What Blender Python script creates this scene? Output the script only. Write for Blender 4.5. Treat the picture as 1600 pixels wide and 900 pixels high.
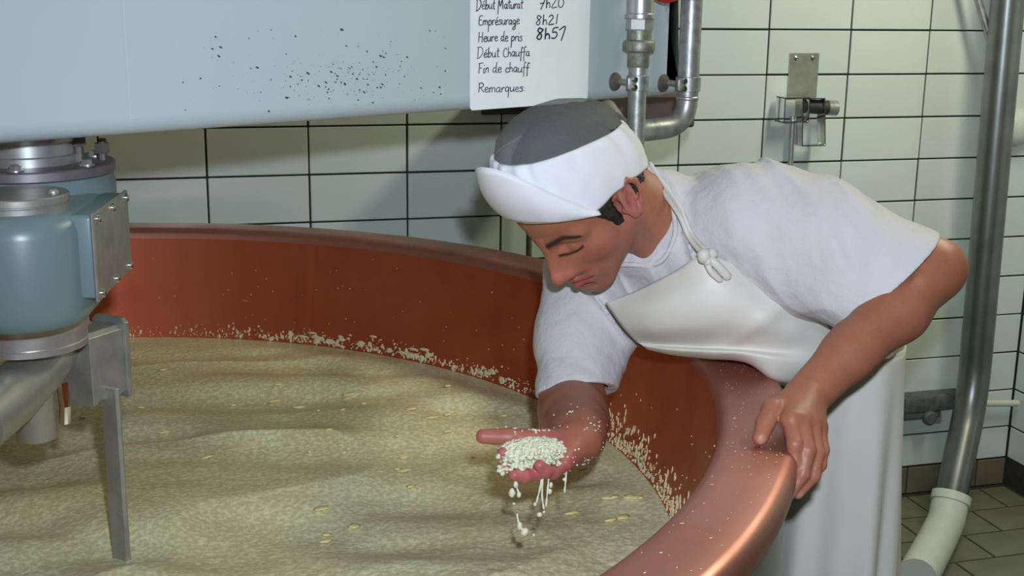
import bpy, bmesh, math, random
import numpy as np
from mathutils import Vector, Matrix
random.seed(7); np.random.seed(7)
for _o in list(bpy.data.objects): bpy.data.objects.remove(_o)
SC = bpy.context.scene
COL = SC.collection

# ---------------------------------------------------------------- camera
CAM_P = Vector((0.0, 0.0, 1.628))
_p, _y, _r = 0.235562, 0.274291, 0.0131386
CF = Vector((math.sin(_y)*math.cos(_p), math.cos(_y)*math.cos(_p), -math.sin(_p)))
_cr = Vector((math.cos(_y), -math.sin(_y), 0)); _cu = _cr.cross(CF)
CR = _cr*math.cos(_r) + _cu*math.sin(_r); CU = -_cr*math.sin(_r) + _cu*math.cos(_r)
cam_d = bpy.data.cameras.new('camera'); cam = bpy.data.objects.new('camera', cam_d); COL.objects.link(cam)
cam_d.sensor_width = 36; cam_d.lens = 1919.3/1600*36; cam_d.clip_start = .05
cam.matrix_world = Matrix(((CR.x, CU.x, -CF.x, CAM_P.x), (CR.y, CU.y, -CF.y, CAM_P.y), (CR.z, CU.z, -CF.z, CAM_P.z), (0, 0, 0, 1)))
SC.camera = cam

# ---------------------------------------------------------------- light
SC.view_settings.view_transform = 'Standard'; SC.view_settings.look = 'None'
SC.view_settings.gamma = 1; SC.view_settings.use_curve_mapping = False
SC.view_settings.exposure = 0.0
W = bpy.data.worlds.new('world'); SC.world = W; W.use_nodes = True
_bg = W.node_tree.nodes['Background']; _bg.inputs[0].default_value = (1.0, .92, .68, 1); _bg.inputs[1].default_value = .088
def light(name, kind, loc, power, colour, target=None, **kw):
    d = bpy.data.lights.new(name, kind); d.energy = power; d.color = colour
    for k, v in kw.items(): setattr(d, k, v)
    o = bpy.data.objects.new(name, d); COL.objects.link(o); o.location = loc
    if target is not None:
        o.rotation_euler = (Vector(target)-Vector(loc)).to_track_quat('-Z', 'Y').to_euler()
    return o
FLASH = CAM_P + CR*.055 + CU*.128 + CF*.02
light('camera_flash', 'SPOT', FLASH, 126, (.73, .85, 1.0), target=FLASH+CF*2 + CR*.12, spot_size=math.radians(96), spot_blend=1.0, shadow_soft_size=.022)
light('ceiling_tube_light', 'AREA', (2.05, 2.1, 2.55), 28, (1.0, 1.0, .76), shape='RECTANGLE', size=.22, size_y=1.3)
light('ceiling_tube_light', 'AREA', (-1.2, 1.0, 2.55), 2, (1.0, .90, .64), target=(-1.2, 1.0, 0), shape='RECTANGLE', size=1.3, size_y=.22)

# ---------------------------------------------------------------- materials
MATS = {}
def mat(name, col, rough=.5, metal=0., spec=.5, var=0., scale=20., bump=0., bscale=60., col2=None, bdist=.002, sss=0., coat=0., objvar=0., wr=None):
    m = bpy.data.materials.new(name); m.use_nodes = True; nt = m.node_tree; b = nt.nodes['Principled BSDF']
    b.inputs['Base Color'].default_value = (*col, 1); b.inputs['Roughness'].default_value = rough
    b.inputs['Metallic'].default_value = metal; b.inputs['Specular IOR Level'].default_value = spec
    if coat: b.inputs['Coat Weight'].default_value = coat; b.inputs['Coat Roughness'].default_value = .12
    if sss:
        b.inputs['Subsurface Weight'].default_value = sss; b.inputs['Subsurface Radius'].default_value = (.012, .005, .003); b.inputs['Subsurface Scale'].default_value = 1
    tc = nt.nodes.new('ShaderNodeTexCoord')
    if var or col2:
        n = nt.nodes.new('ShaderNodeTexNoise'); n.inputs['Scale'].default_value = scale; n.inputs['Detail'].default_value = 6
        nt.links.new(tc.outputs['Object'], n.inputs['Vector'])
        mx = nt.nodes.new('ShaderNodeMix'); mx.data_type = 'RGBA'
        c2 = col2 or tuple(c*(1-var) for c in col)
        mx.inputs[6].default_value = (*col, 1); mx.inputs[7].default_value = (*c2, 1)
        rp = nt.nodes.new('ShaderNodeValToRGB'); rp.color_ramp.elements[0].position = .38; rp.color_ramp.elements[1].position = .66
        nt.links.new(n.outputs['Fac'], rp.inputs[0]); nt.links.new(rp.outputs[0], mx.inputs[0]); nt.links.new(mx.outputs[2], b.inputs['Base Color'])
        if wr is not None:
            mr = nt.nodes.new('ShaderNodeMapRange'); mr.inputs[3].default_value = rough; mr.inputs[4].default_value = wr
            nt.links.new(rp.outputs[0], mr.inputs[0]); nt.links.new(mr.outputs[0], b.inputs['Roughness'])
    if objvar:
        oi = nt.nodes.new('ShaderNodeObjectInfo'); hv = nt.nodes.new('ShaderNodeHueSaturation')
        mr = nt.nodes.new('ShaderNodeMapRange'); mr.inputs[3].default_value = 1-objvar; mr.inputs[4].default_value = 1+objvar
        nt.links.new(oi.outputs['Random'], mr.inputs[0]); nt.links.new(mr.outputs[0], hv.inputs['Value'])
        if b.inputs['Base Color'].links: nt.links.new(b.inputs['Base Color'].links[0].from_socket, hv.inputs['Color'])
        else: hv.inputs['Color'].default_value = (*col, 1)
        nt.links.new(hv.outputs[0], b.inputs['Base Color'])
    if bump:
        n = nt.nodes.new('ShaderNodeTexNoise'); n.inputs['Scale'].default_value = bscale; n.inputs['Detail'].default_value = 4
        nt.links.new(tc.outputs['Object'], n.inputs['Vector'])
        bp = nt.nodes.new('ShaderNodeBump'); bp.inputs['Strength'].default_value = bump; bp.inputs['Distance'].default_value = bdist
        nt.links.new(n.outputs['Fac'], bp.inputs['Height']); nt.links.new(bp.outputs[0], b.inputs['Normal'])
    MATS[name] = m
    return m
mat('tile', (.63, .70, .66), rough=.17, var=.05, scale=5, bump=.08, bscale=9, objvar=.025, bdist=.004)
mat('grout', (.035, .033, .028), rough=.9, var=.4, scale=40)
mat('skirting', (.17, .145, .095), rough=.35, var=.25, scale=12, objvar=.06)
mat('floor_tile', (.165, .165, .10), rough=.4, var=.25, scale=9, objvar=.06, bump=.1)
mat('plaster', (.62, .62, .55), rough=.8)
mat('copper', (.60, .150, .070), rough=.38, metal=.72, col2=(.50, .105, .045), scale=7, bump=.06, bscale=14, wr=.46)
mat('copper_rim', (.56, .25, .19), rough=.38, metal=.82, col2=(.50, .20, .145), scale=9, bump=.10, bscale=60, wr=.46, bdist=.001)
mat('jacket_steel', (.42, .43, .42), rough=.35, metal=.9, var=.1, scale=14)
mat('beam_paint', (.50, .565, .585), rough=.42, var=.03, scale=3, bump=.03, bscale=300)
mat('gear_paint', (.16, .225, .235), rough=.33, var=.06, scale=7, bump=.05, bscale=30)
mat('steel', (.56, .55, .53), rough=.36, metal=.75, var=.12, scale=60)
mat('brushed', (.44, .43, .39), rough=.42, metal=.68, var=.18, scale=35, bump=.1, bscale=120)
mat('chrome', (.75, .75, .74), rough=.12, metal=1.)
mat('dull_iron', (.20, .17, .15), rough=.55, metal=.6, var=.35, scale=30)
mat('stained_flange', (.26, .22, .24), rough=.45, metal=.5, var=.35, scale=25)
mat('galv', (.46, .46, .44), rough=.42, metal=.7, var=.3, scale=60, bump=.15, bscale=150)
mat('brass', (.33, .34, .27), rough=.5, metal=.7, var=.3, scale=120, bump=.3, bscale=200)
mat('big_pipe', (.27, .28, .27), rough=.34, metal=.85, var=.25, scale=9)
mat('red_handle', (.52, .015, .02), rough=.35)
mat('paper', (.90, .93, .92), rough=.35, var=.03, scale=30)
mat('ink', (.015, .015, .02), rough=.6)
mat('black_rubber', (.03, .032, .03), rough=.5)
mat('dark_brown', (.10, .075, .06), rough=.6, var=.3, scale=14)
mat('grey_plastic', (.11, .12, .115), rough=.6, var=.4, scale=40)
mat('white_plastic', (.62, .64, .58), rough=.4, var=.06, scale=14)
mat('speck', (.06, .045, .04), rough=.8)
mat('lamp_white', (.75, .75, .72), rough=.5)
mat('curd_bit', (.72, .62, .38), rough=.42, spec=.4)
mat('curd_flake', (.82, .68, .32), rough=.4)
mat('curd_white', (.74, .71, .53), rough=.4, spec=.5)

# ---------------------------------------------------------------- mesh helpers: every shape is (verts, faces) in world metres
def vf_join(*parts):
    V, Fc = [], []
    for v, f in parts:
        o = len(V); V += [tuple(x) for x in v]; Fc += [tuple(i+o for i in q) for q in f]
    return V, Fc
def box(c, s, bevel=0., seg=2, rot=None):
    bm = bmesh.new(); bmesh.ops.create_cube(bm, size=1)
    for v in bm.verts: v.co = Vector((v.co.x*s[0], v.co.y*s[1], v.co.z*s[2]))
    if bevel: bmesh.ops.bevel(bm, geom=list(bm.edges), offset=bevel, segments=seg, profile=.5, affect='EDGES')
    M = (Matrix(rot).to_3x3() if rot is not None else Matrix.Identity(3))
    V = [tuple(M @ v.co + Vector(c)) for v in bm.verts]; bm.verts.index_update()
    Fc = [tuple(v.index for v in f.verts) for f in bm.faces]; bm.free(); return V, Fc
def frame(axis):
    a = Vector(axis).normalized(); t = Vector((0, 0, 1)) if abs(a.z) < .9 else Vector((1, 0, 0))
    u = a.cross(t).normalized(); return u, a.cross(u).normalized(), a
def lathe(c, axis, prof, seg=48, caps=True):
    """prof: list of (radius, height along axis)"""
    u, w, a = frame(axis); c = Vector(c); V, Fc = [], []
    for r, h in prof:
        for k in range(seg):
            t = 2*math.pi*k/seg; V.append(tuple(c + a*h + (u*math.cos(t)+w*math.sin(t))*r))
    for i in range(len(prof)-1):
        for k in range(seg):
            k2 = (k+1) % seg; Fc.append((i*seg+k, i*seg+k2, (i+1)*seg+k2, (i+1)*seg+k))
    if caps:
        Fc.append(tuple(range(seg-1, -1, -1))); n = (len(prof)-1)*seg; Fc.append(tuple(range(n, n+seg)))
    return V, Fc
def smooth_path(pts, n=8):
    P = [Vector(p) for p in pts]; out = []
    for i in range(len(P)-1):
        p0 = P[max(i-1, 0)]; p1 = P[i]; p2 = P[i+1]; p3 = P[min(i+2, len(P)-1)]
        for k in range(n):
            t = k/n
            out.append(.5*((2*p1)+(p2-p0)*t+(2*p0-5*p1+4*p2-p3)*t*t+(3*p1-p0-3*p2+p3)*t**3))
    out.append(P[-1]); return out
def fillet(pts, r, n=7):
    P = [Vector(p) for p in pts]; out = [P[0]]
    for i in range(1, len(P)-1):
        a = (P[i-1]-P[i]); b = (P[i+1]-P[i]); d = min(r, a.length*.49, b.length*.49)
        A = P[i]+a.normalized()*d; B = P[i]+b.normalized()*d
        for k in range(n+1):
            t = k/n; out.append(A*(1-t)**2 + P[i]*2*t*(1-t) + B*t*t)
    out.append(P[-1]); return out
def tube(pts, rad, seg=16, caps=True):
    P = [Vector(p) for p in pts]; n = len(P)
    R = rad if isinstance(rad, (list, tuple)) else [rad]*n
    V, Fc = [], []; u = None
    for i in range(n):
        a = (P[min(i+1, n-1)]-P[max(i-1, 0)]).normalized()
        if u is None: u, w, _ = frame(a)
        else:
            u = (u - a*u.dot(a)).normalized(); w = a.cross(u)
        for k in range(seg):
            t = 2*math.pi*k/seg; V.append(tuple(P[i] + (u*math.cos(t)+w*math.sin(t))*R[i]))
    for i in range(n-1):
        for k in range(seg):
            k2 = (k+1) % seg; Fc.append((i*seg+k, i*seg+k2, (i+1)*seg+k2, (i+1)*seg+k))
    if caps: Fc.append(tuple(range(seg-1, -1, -1))); Fc.append(tuple(range((n-1)*seg, n*seg)))
    return V, Fc
def prism(poly, origin, ex, ey, ez, depth):
    """2-D polygon in (ex, ey) extruded along ez"""
    o, ex, ey, ez = Vector(origin), Vector(ex), Vector(ey), Vector(ez); n = len(poly)
    V = [tuple(o+ex*x+ey*y) for x, y in poly]+[tuple(o+ex*x+ey*y+ez*depth) for x, y in poly]
    Fc = [tuple(range(n-1, -1, -1)), tuple(range(n, 2*n))]+[(i, (i+1) % n, n+(i+1) % n, n+i) for i in range(n)]
    return V, Fc
def obj(name, vf, m, parent=None, smooth=None, loc=None, bevel=None, recalc=True):
    V, Fc = vf; off = Vector((0, 0, 0))
    if parent is not None:
        q = parent
        while q is not None: off = off + Vector(q.location); q = q.parent
    elif loc is not None: off = Vector(loc)
    me = bpy.data.meshes.new(name)
    A = np.asarray(V, dtype=np.float32).reshape(-1, 3) - np.array(off, dtype=np.float32)
    me.from_pydata(A.tolist(), [], [list(f) for f in Fc]); me.update()
    if recalc:
        bm = bmesh.new(); bm.from_mesh(me); bmesh.ops.recalc_face_normals(bm, faces=bm.faces)
        if bevel: bmesh.ops.bevel(bm, geom=[e for e in bm.edges if len(e.link_faces) == 2 and e.calc_face_angle(0) > .6], offset=bevel, segments=2, profile=.5, affect='EDGES')
        bm.to_mesh(me); bm.free()
    me.materials.append(MATS[m] if isinstance(m, str) else m)
    o = bpy.data.objects.new(name, me); COL.objects.link(o)
    if parent is not None: o.parent = parent
    elif loc is not None: o.location = loc
    if smooth is not None:
        me.polygons.foreach_set('use_smooth', [True]*len(me.polygons))
        if smooth < 180:
            try: me.set_sharp_from_angle(angle=math.radians(smooth))
            except Exception: pass
    return o
def tag(o, label, cat=None, group=None, kind=None):
    if label: o['label'] = label
    if cat: o['category'] = cat
    if group: o['group'] = group
    if kind: o['kind'] = kind
    return o
def thing(name, loc, label, cat, group=None):
    o = bpy.data.objects.new(name, None); COL.objects.link(o); o.location = loc; o.empty_display_size = .05
    return tag(o, label, cat, group)
_LAT = {}
def vnoise(x, y, freq, seed=0):
    """smooth value noise on arrays"""
    if seed not in _LAT: _LAT[seed] = np.random.RandomState(seed).rand(128, 128)
    G = _LAT[seed]
    X = x*freq+1000.3; Y = y*freq+1000.7; xi = np.floor(X).astype(int); yi = np.floor(Y).astype(int)
    fx = X-xi; fy = Y-yi; fx = fx*fx*fx*(fx*(fx*6-15)+10); fy = fy*fy*fy*(fy*(fy*6-15)+10)
    g = lambda a, b: G[a % 128, b % 128]
    return (g(xi, yi)*(1-fx)*(1-fy)+g(xi+1, yi)*fx*(1-fy)+g(xi, yi+1)*(1-fx)*fy+g(xi+1, yi+1)*fx*fy)*2-1

# ---------------------------------------------------------------- the room
WY, WX, CEIL = 3.37, 2.72, 2.75
TW, TH, TX0, TZ0 = .27189, .132, .09454, 1.6652
wb = tag(obj('wall_back', box((.36, WY+.06, CEIL/2), (4.84, .12, CEIL)), 'grout'), None, kind='structure')
wr = tag(obj('wall_right', box((WX+.06, 1.6, CEIL/2), (.12, 3.66, CEIL)), 'grout'), None, kind='structure')
tag(obj('trim_1', box((.36, WY-.001, 2.265), (4.84, .006, .93), .001), 'plaster'), None, kind='structure')
fl = tag(obj('floor', box((.36, 1.6, -.05), (4.84, 3.66, .1)), 'grout'), None, kind='structure')
ce = tag(obj('ceiling', box((.36, 1.6, CEIL+.05), (4.84, 3.66, .1)), 'plaster'), None, kind='structure')
def tile_mesh(name, w, h, m, t=.007):
    V, Fc = box((0, 0, 0), (w, t, h), .0016, 1)
    me = bpy.data.meshes.new(name); me.from_pydata(V, [], Fc); me.materials.append(MATS[m]); return me
def put(name, me, loc, parent, rz=0, rx=0):
    o = bpy.data.objects.new(name, me); COL.objects.link(o); o.parent = parent; o.location = loc; o.rotation_euler = (rx, 0, rz)
    return o
G = .0052
t_full = tile_mesh('tile', TW-G, TH-G, 'tile')
rows = [(TZ0-r*TH, TZ0-(r+1)*TH) for r in range(-1, 11)] + [(TZ0-11*TH, .1005)]
for c in range(-8, 10):
    x0, x1 = TX0+c*TW, TX0+(c+1)*TW
    if x0 > WX: continue
    x1 = min(x1, WX-.002)
    for (z1, z0) in rows:
        if c < -5 and z1 < .9: continue
        full = abs((x1-x0)-TW) < 1e-4 and abs((z1-z0)-TH) < 1e-4
        me = t_full if full else tile_mesh('tile', x1-x0-G, z1-z0-G, 'tile')
        put('tile', me, ((x0+x1)/2+random.uniform(-.0006, .0006), WY-.002+random.uniform(-.0004, .0004), (z0+z1)/2+random.uniform(-.0005, .0005)), wb, rx=random.uniform(-.004, .004), rz=random.uniform(-.003, .003))
sk = tile_mesh('skirting_tile', .265, .092, 'skirting')
for c in range(-2, 4):
    x0 = 2.605+(c-3)*.27
    x1 = min(x0+.27, WX-.002); me = sk if x1-x0 > .269 else tile_mesh('skirting_tile', x1-x0-.005, .092, 'skirting')
    put('skirting_tile', me, ((x0+x1)/2, WY-.004, .0505), wb)
# right wall: same courses, seen only in its far corner
for j in range(0, 5):
    for (z1, z0) in rows:
        me = t_full if abs((z1-z0)-TH) < 1e-4 else tile_mesh('tile', TW-G, z1-z0-G, 'tile')
        put('tile', me, (WX+.002, WY-.008-(j+.5)*TW, (z0+z1)/2), wr, rz=math.pi/2)
    put('skirting_tile', sk, (WX+.004, WY-.012-(j+.5)*.27, .0505), wr, rz=math.pi/2)
# floor tiles in running bond
FW, FH = .281, .1565
ft = tile_mesh('floor_tile', FW-.008, FH-.008, 'floor_tile')
for r in range(0, 11):
    yc = 3.345-(r+.5)*FH
    for c in range(-2, 8):
        xc = 2.466-FW*.5-(c-1)*FW+(FW*.5 if r % 2 == 0 else 0)
        if xc-FW/2 > WX-.01: continue
        w = min(xc+FW/2, WX-.012)-(xc-FW/2)
        if w < .05: continue
        me = ft if w > FW-.001 else tile_mesh('floor_tile', w-.008, FH-.008, 'floor_tile')
        put('floor_tile', me, (xc-FW/2+w/2, yc, -.0005), fl, rx=math.pi/2)
# ceiling lamps (their light is the area lights above)
for (lx, ly, txt) in ((2.05, 2.1, 'white fluorescent ceiling lamp above the cheesemaker'), (-1.2, 1.0, 'white fluorescent ceiling lamp on the open left side of the room')):
    L = thing('ceiling_lamp', (lx, ly, CEIL), txt, 'lamp')
    ax, bx_ = (Vector((0, 1, 0)), Vector((1, 0, 0))) if lx > 0 else (Vector((1, 0, 0)), Vector((0, 1, 0))); c_ = Vector((lx, ly, CEIL-.10))
    obj('housing', box((lx, ly, CEIL-.04), (.26, 1.4, .08) if lx > 0 else (1.4, .26, .08), .01), 'lamp_white', L)
    for s in (-.06, .06): obj('tube', tube([c_-ax*.62+bx_*s, c_+ax*.62+bx_*s], .013), 'lamp_white', L)

# ---------------------------------------------------------------- the vat
VX, VY = -.294, 1.981
RZ, RO, RI, CZ, CRAD = 1.054, 1.238, 1.135, .793, 1.083
vat = thing('cheese_vat', (VX, VY, 0), 'large round copper cheese vat with a wide flat rim', 'vat')
SEG = 220
inner = [(1.1305, RZ-.0135), (1.128, RZ-.03), (1.118, RZ-.10), (1.100, RZ-.19), (CRAD+.001, CZ), (1.06, .70), (1.01, .60), (.90, .50), (.70, .44), (.4, .42), (.001, .415)]
obj('copper_bowl', lathe((VX, VY, 0), (0, 0, 1), inner, SEG, caps=False), 'copper', vat, smooth=180)
rim = [(1.128, RZ-.022), (1.1305, RZ-.011), (1.136, RZ-.003), (1.145, RZ+.0005), (1.16, RZ+.0006), (1.19, RZ+.0006), (1.220, RZ+.0004), (1.2275, RZ-.0012), (1.233, RZ-.005), (1.2370, RZ-.011), (1.2385, RZ-.018), (1.2385, RZ-.036), (1.235, RZ-.043), (1.226, RZ-.046)]
obj('rim', lathe((VX, VY, 0), (0, 0, 1), rim, SEG, caps=False), 'copper_rim', vat, smooth=180)
jk = [(1.226, RZ-.046), (1.226, .22), (1.20, .18), (.001, .17)]
obj('steel_jacket', lathe((VX, VY, 0), (0, 0, 1), jk, SEG, caps=False), 'jacket_steel', vat, smooth=40)
for k in range(4):
    a = math.pi/4+k*math.pi/2
    obj('leg', lathe((VX+1.0*math.cos(a), VY+1.0*math.sin(a), 0), (0, 0, 1), [(.05, 0), (.05, .012), (.03, .014), (.03, .19)], 24), 'jacket_steel', vat, smooth=40)
# ---------------------------------------------------------------- curd
def curd_height(x, y):
    dx, dy = x-VX, y-VY; r = np.sqrt(dx*dx+dy*dy); th = np.arctan2(dy, dx)
    h = .017*vnoise(x+.3*y, y*2.1-x*.4, 2.2, 1)+.013*vnoise(x*1.1, y*2.3+x*.5, 4.2, 2)+.0035*vnoise(x, y*1.4, 9, 3)
    wx = x+.06*vnoise(x, y, 3, 12); wy = y+.06*vnoise(x, y, 3, 13); h += .013*((1-np.abs(vnoise(wx*.7+wy*.3, wy*1.5-wx*.2, 2.6, 14)))**3-.3)
    # the swirl left by the stirrer: ridges running across the vat and a cusp near the front
    h += .007*np.sin((y-1.38-.16*np.sin(2.1*x+.4))*11+1.5*vnoise(x, y, 1.6, 8))*np.exp(-((y-1.5)/.5)**2)
    h += .016*np.exp(-(((x-.13)+.25*(y-1.25))/.035)**2)*np.exp(-((y-1.30)/.14)**2)
    h += .012*np.exp(-(((x+.12)*.8)**2+((y-1.23))**2)/.018)
    edge = np.clip((CRAD-r)/.12, 0, 1); h = h*(edge*edge*(3-2*edge))
    g = np.clip((1.95-y)/.9, 0.10, 1.)
    grain = .0017*vnoise(x, y, 62, 4)+.0015*vnoise(x, y, 115, 5)+.0008*vnoise(x, y, 190, 6)
    # clots: small rounded lumps where the grain stands out of the whey
    cl = vnoise(x, y, 95, 9); grain += .0026*np.clip(cl, 0, 1)
    return h+grain*g
def build_curd():
    st = .0046; xs = np.arange(VX-CRAD-.01, VX+CRAD+.02, st); ys = np.arange(VY-CRAD-.01, VY+CRAD+.02, st)
    # beyond the camera's reach behind the mixer the grid could be coarser; one even grid is cheap enough
    X, Y = np.meshgrid(xs, ys, indexing='ij'); r = np.hypot(X-VX, Y-VY)
    Zc = CZ+curd_height(X, Y)
    keep = r < CRAD+.012
    idx = -np.ones(X.shape, int); idx[keep] = np.arange(keep.sum())
    V = np.stack([X[keep], Y[keep], Zc[keep]], -1)
    a, b, c, d = idx[:-1, :-1], idx[1:, :-1], idx[1:, 1:], idx[:-1, 1:]
    ok = (a >= 0) & (b >= 0) & (c >= 0) & (d >= 0)
    Fq = np.stack([a[ok], b[ok], c[ok], d[ok]], -1)
    return V, Fq
def np_mesh(name, V, Fq, m, parent=None, loc=(0, 0, 0), smooth=True):
    me = bpy.data.meshes.new(name); V = np.asarray(V, np.float32)-np.array(loc, np.float32)
    Fq = np.asarray(Fq, np.int32); k = Fq.shape[1]
    me.vertices.add(len(V)); me.vertices.foreach_set('co', V.ravel())
    me.loops.add(Fq.size); me.loops.foreach_set('vertex_index', Fq.ravel())
    me.polygons.add(len(Fq)); me.polygons.foreach_set('loop_start', np.arange(0, Fq.size, k, dtype=np.int32))
    try: me.polygons.foreach_set('loop_total', np.full(len(Fq), k, np.int32))
    except Exception: pass
    me.polygons.foreach_set('use_smooth', np.full(len(Fq), smooth, bool)); me.update(calc_edges=True); me.validate()
    me.materials.append(MATS[m] if isinstance(m, str) else m)
    o = bpy.data.objects.new(name, me); COL.objects.link(o)
    if parent is not None: o.parent = parent
    o.location = loc if parent is None else (0, 0, 0)
    return o
def curd_material():
    m = bpy.data.materials.new('curd'); m.use_nodes = True; nt = m.node_tree; b = nt.nodes['Principled BSDF']; MATS['curd'] = m
    tc = nt.nodes.new('ShaderNodeTexCoord'); N = nt.nodes.new; L = nt.links.new
    big = N('ShaderNodeTexNoise'); big.inputs['Scale'].default_value = 2.6; big.inputs['Detail'].default_value = 5; L(tc.outputs['Object'], big.inputs['Vector'])
    vor = N('ShaderNodeTexVoronoi'); vor.inputs['Scale'].default_value = 190; L(tc.outputs['Object'], vor.inputs['Vector'])
    fine = N('ShaderNodeTexNoise'); fine.inputs['Scale'].default_value = 120; fine.inputs['Detail'].default_value = 3; L(tc.outputs['Object'], fine.inputs['Vector'])
    r1 = N('ShaderNodeValToRGB'); e = r1.color_ramp.elements; e[0].position = .36; e[0].color = (.68, .60, .35, 1); e[1].position = .62; e[1].color = (.77, .725, .46, 1); L(big.outputs['Fac'], r1.inputs[0])
    r2 = N('ShaderNodeValToRGB'); e = r2.color_ramp.elements; e[0].position = .42; e[0].color = (.86, .83, .74, 1); e[1].position = .68; e[1].color = (1.22, 1.22, 1.27, 1); L(fine.outputs['Fac'], r2.inputs[0])
    mx = N('ShaderNodeMix'); mx.data_type = 'RGBA'; mx.blend_type = 'MULTIPLY'; mx.inputs[0].default_value = .9; L(r1.outputs[0], mx.inputs[6]); L(r2.outputs[0], mx.inputs[7]); L(mx.outputs[2], b.inputs['Base Color'])
    b.inputs['Roughness'].default_value = .30; b.inputs['Specular IOR Level'].default_value = .5
    bp = N('ShaderNodeBump'); bp.inputs['Strength'].default_value = .7; bp.inputs['Distance'].default_value = .0022; L(fine.outputs['Fac'], bp.inputs['Height']); L(bp.outputs[0], b.inputs['Normal'])
curd_material()
cv, cf = build_curd()
tag(np_mesh('curd_bath', cv, cf, 'curd', loc=(VX, VY, CZ)), 'pale yellow grainy curd and whey filling the copper vat', 'curd', kind='stuff')

def blob(c, s, n=6, m=4, jit=.25, rnd=random, rot=0.):
    V, Fc = [], []; ca, sa = math.cos(rot), math.sin(rot)
    for i in range(m+1):
        ph = math.pi*i/m
        for k in range(n):
            t = 2*math.pi*k/n; j = 1+rnd.uniform(-jit, jit) if 0 < i < m else 1
            x, y = math.sin(ph)*math.cos(t)*j*s[0], math.sin(ph)*math.sin(t)*j*s[1]
            V.append((c[0]+x*ca-y*sa, c[1]+x*sa+y*ca, c[2]+math.cos(ph)*s[2]))
    for i in range(m):
        for k in range(n): Fc.append((i*n+k, i*n+(k+1) % n, (i+1)*n+(k+1) % n, (i+1)*n+k))
    return V, Fc
# yellow flakes floating on the whey
rr = random.Random(11); parts = []
def flake(x, y, s):
    z = CZ+float(curd_height(np.array([x]), np.array([y]))[0])+.0030
    parts.append(blob((x, y, z), (s*rr.uniform(.6, 1.8), s*rr.uniform(.4, .9), .0022), 11, 4, .35, rr, rr.uniform(-.5, .5)))
for (px, py, n, sp, s) in ((.33, 2.42, 9, .10, .011), (.50, 2.24, 8, .08, .010), (.20, 2.50, 9, .09, .008), (.40, 2.02, 6, .05, .011), (.22, 1.86, 7, .035, .012), (.79, 1.76, 26, .09, .010), (.73, 1.86, 20, .08, .010), (.84, 1.68, 12, .05, .012), (.30, 2.15, 7, .06, .009), (.55, 2.35, 8, .1, .008), (.05, 2.3, 6, .15, .008), (-.3, 2.6, 10, .3, .008), (.66, 1.58, 6, .05, .008)):
    for k in range((n+1)//2):
        x, y = px+rr.gauss(0, sp)*.8, py+rr.gauss(0, sp)*.8
        if math.hypot(x-VX, y-VY) < CRAD-.02: flake(x, y, s*rr.uniform(.5, 1.25))
tag(obj('curd_flakes', vf_join(*parts), 'curd_flake', loc=(VX, VY, CZ), smooth=180, recalc=False), 'yellow flakes of curd floating on the whey', 'curd flakes', kind='stuff')
# splashes stuck to the copper above the waterline
def bowl_r(z):
    for (r1, z1), (r0, z0) in zip(inner[:-1], inner[1:]):
        if z0 <= z <= z1: return r0+(r1-r0)*(z-z0)/(z1-z0)
    return 1.13
parts = []
def splash(th, z, w, h, d=.003):
    r = bowl_r(z)-d*.3; c = (VX+r*math.cos(th), VY+r*math.sin(th), z)
    V, Fc = blob((0, 0, 0), (d, w, h), 7, 5, .35, rr)
    a = th; lean = rr.uniform(-.25, .25)
    V = [(c[0]+x*math.cos(a)-(y+z_*lean)*math.sin(a), c[1]+x*math.sin(a)+(y+z_*lean)*math.cos(a), c[2]+z_+x*.2) for x, y, z_ in V]
    parts.append((V, Fc))
for k in range(2000):
    th = rr.uniform(-.75, 2.2); dens = .35+.65*(.5+.5*math.sin(th*9+2*math.sin(th*4)))
    if rr.random() > dens: continue
    up = abs(rr.gauss(0, .013)); s = .25+.75*rr.random()**2.5
    splash(th, CZ+.004+up, .0032*s*rr.uniform(.6, 1.6), .0062*s*rr.uniform(.5, 1.5)*(1-min(up*14, .6)), .002)
for k in range(210):      # the streaky patch on the side next to the cheesemaker
    th = rr.choice([rr.gauss(-.02, .05), rr.gauss(-.22, .06), rr.gauss(-.30, .03), rr.gauss(.10, .03)])
    splash(th, CZ+.012+abs(rr.gauss(.0, .022)), .0016*rr.uniform(.4, 1.4), .010*rr.random()**1.5+.002, .0015)
for k in range(150):
    th = rr.uniform(-.5, 1.6); splash(th, CZ+.02+.2*rr.random()**2.2, .0009*rr.uniform(.5, 1.4), .0012*rr.uniform(.6, 2), .0008)
for k in range(60):       # larger smears
    th = rr.choice([rr.gauss(.98, .06), rr.gauss(.72, .07), rr.gauss(.50, .06), rr.gauss(1.6, .15), rr.gauss(-.02, .05)])
    V, Fc = blob((0, 0, 0), (.0016, .010*rr.uniform(.4, 1.2), .006*rr.uniform(.4, 1.3)), 14, 7, .65, rr); z = CZ+.010+abs(rr.gauss(0, .012)); r = bowl_r(z)-.0004
    parts.append(([(VX+(r-abs(x))*math.cos(th)-y*math.sin(th), VY+(r-abs(x))*math.sin(th)+y*math.cos(th), z+w+x*.2) for x, y, w in V], Fc))
tag(obj('curd_splashes', vf_join(*parts), 'curd_bit', loc=(VX, VY, CZ), smooth=180, recalc=False), 'cream splashes of curd stuck to the copper wall above the curd', 'curd splashes', kind='stuff')
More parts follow.
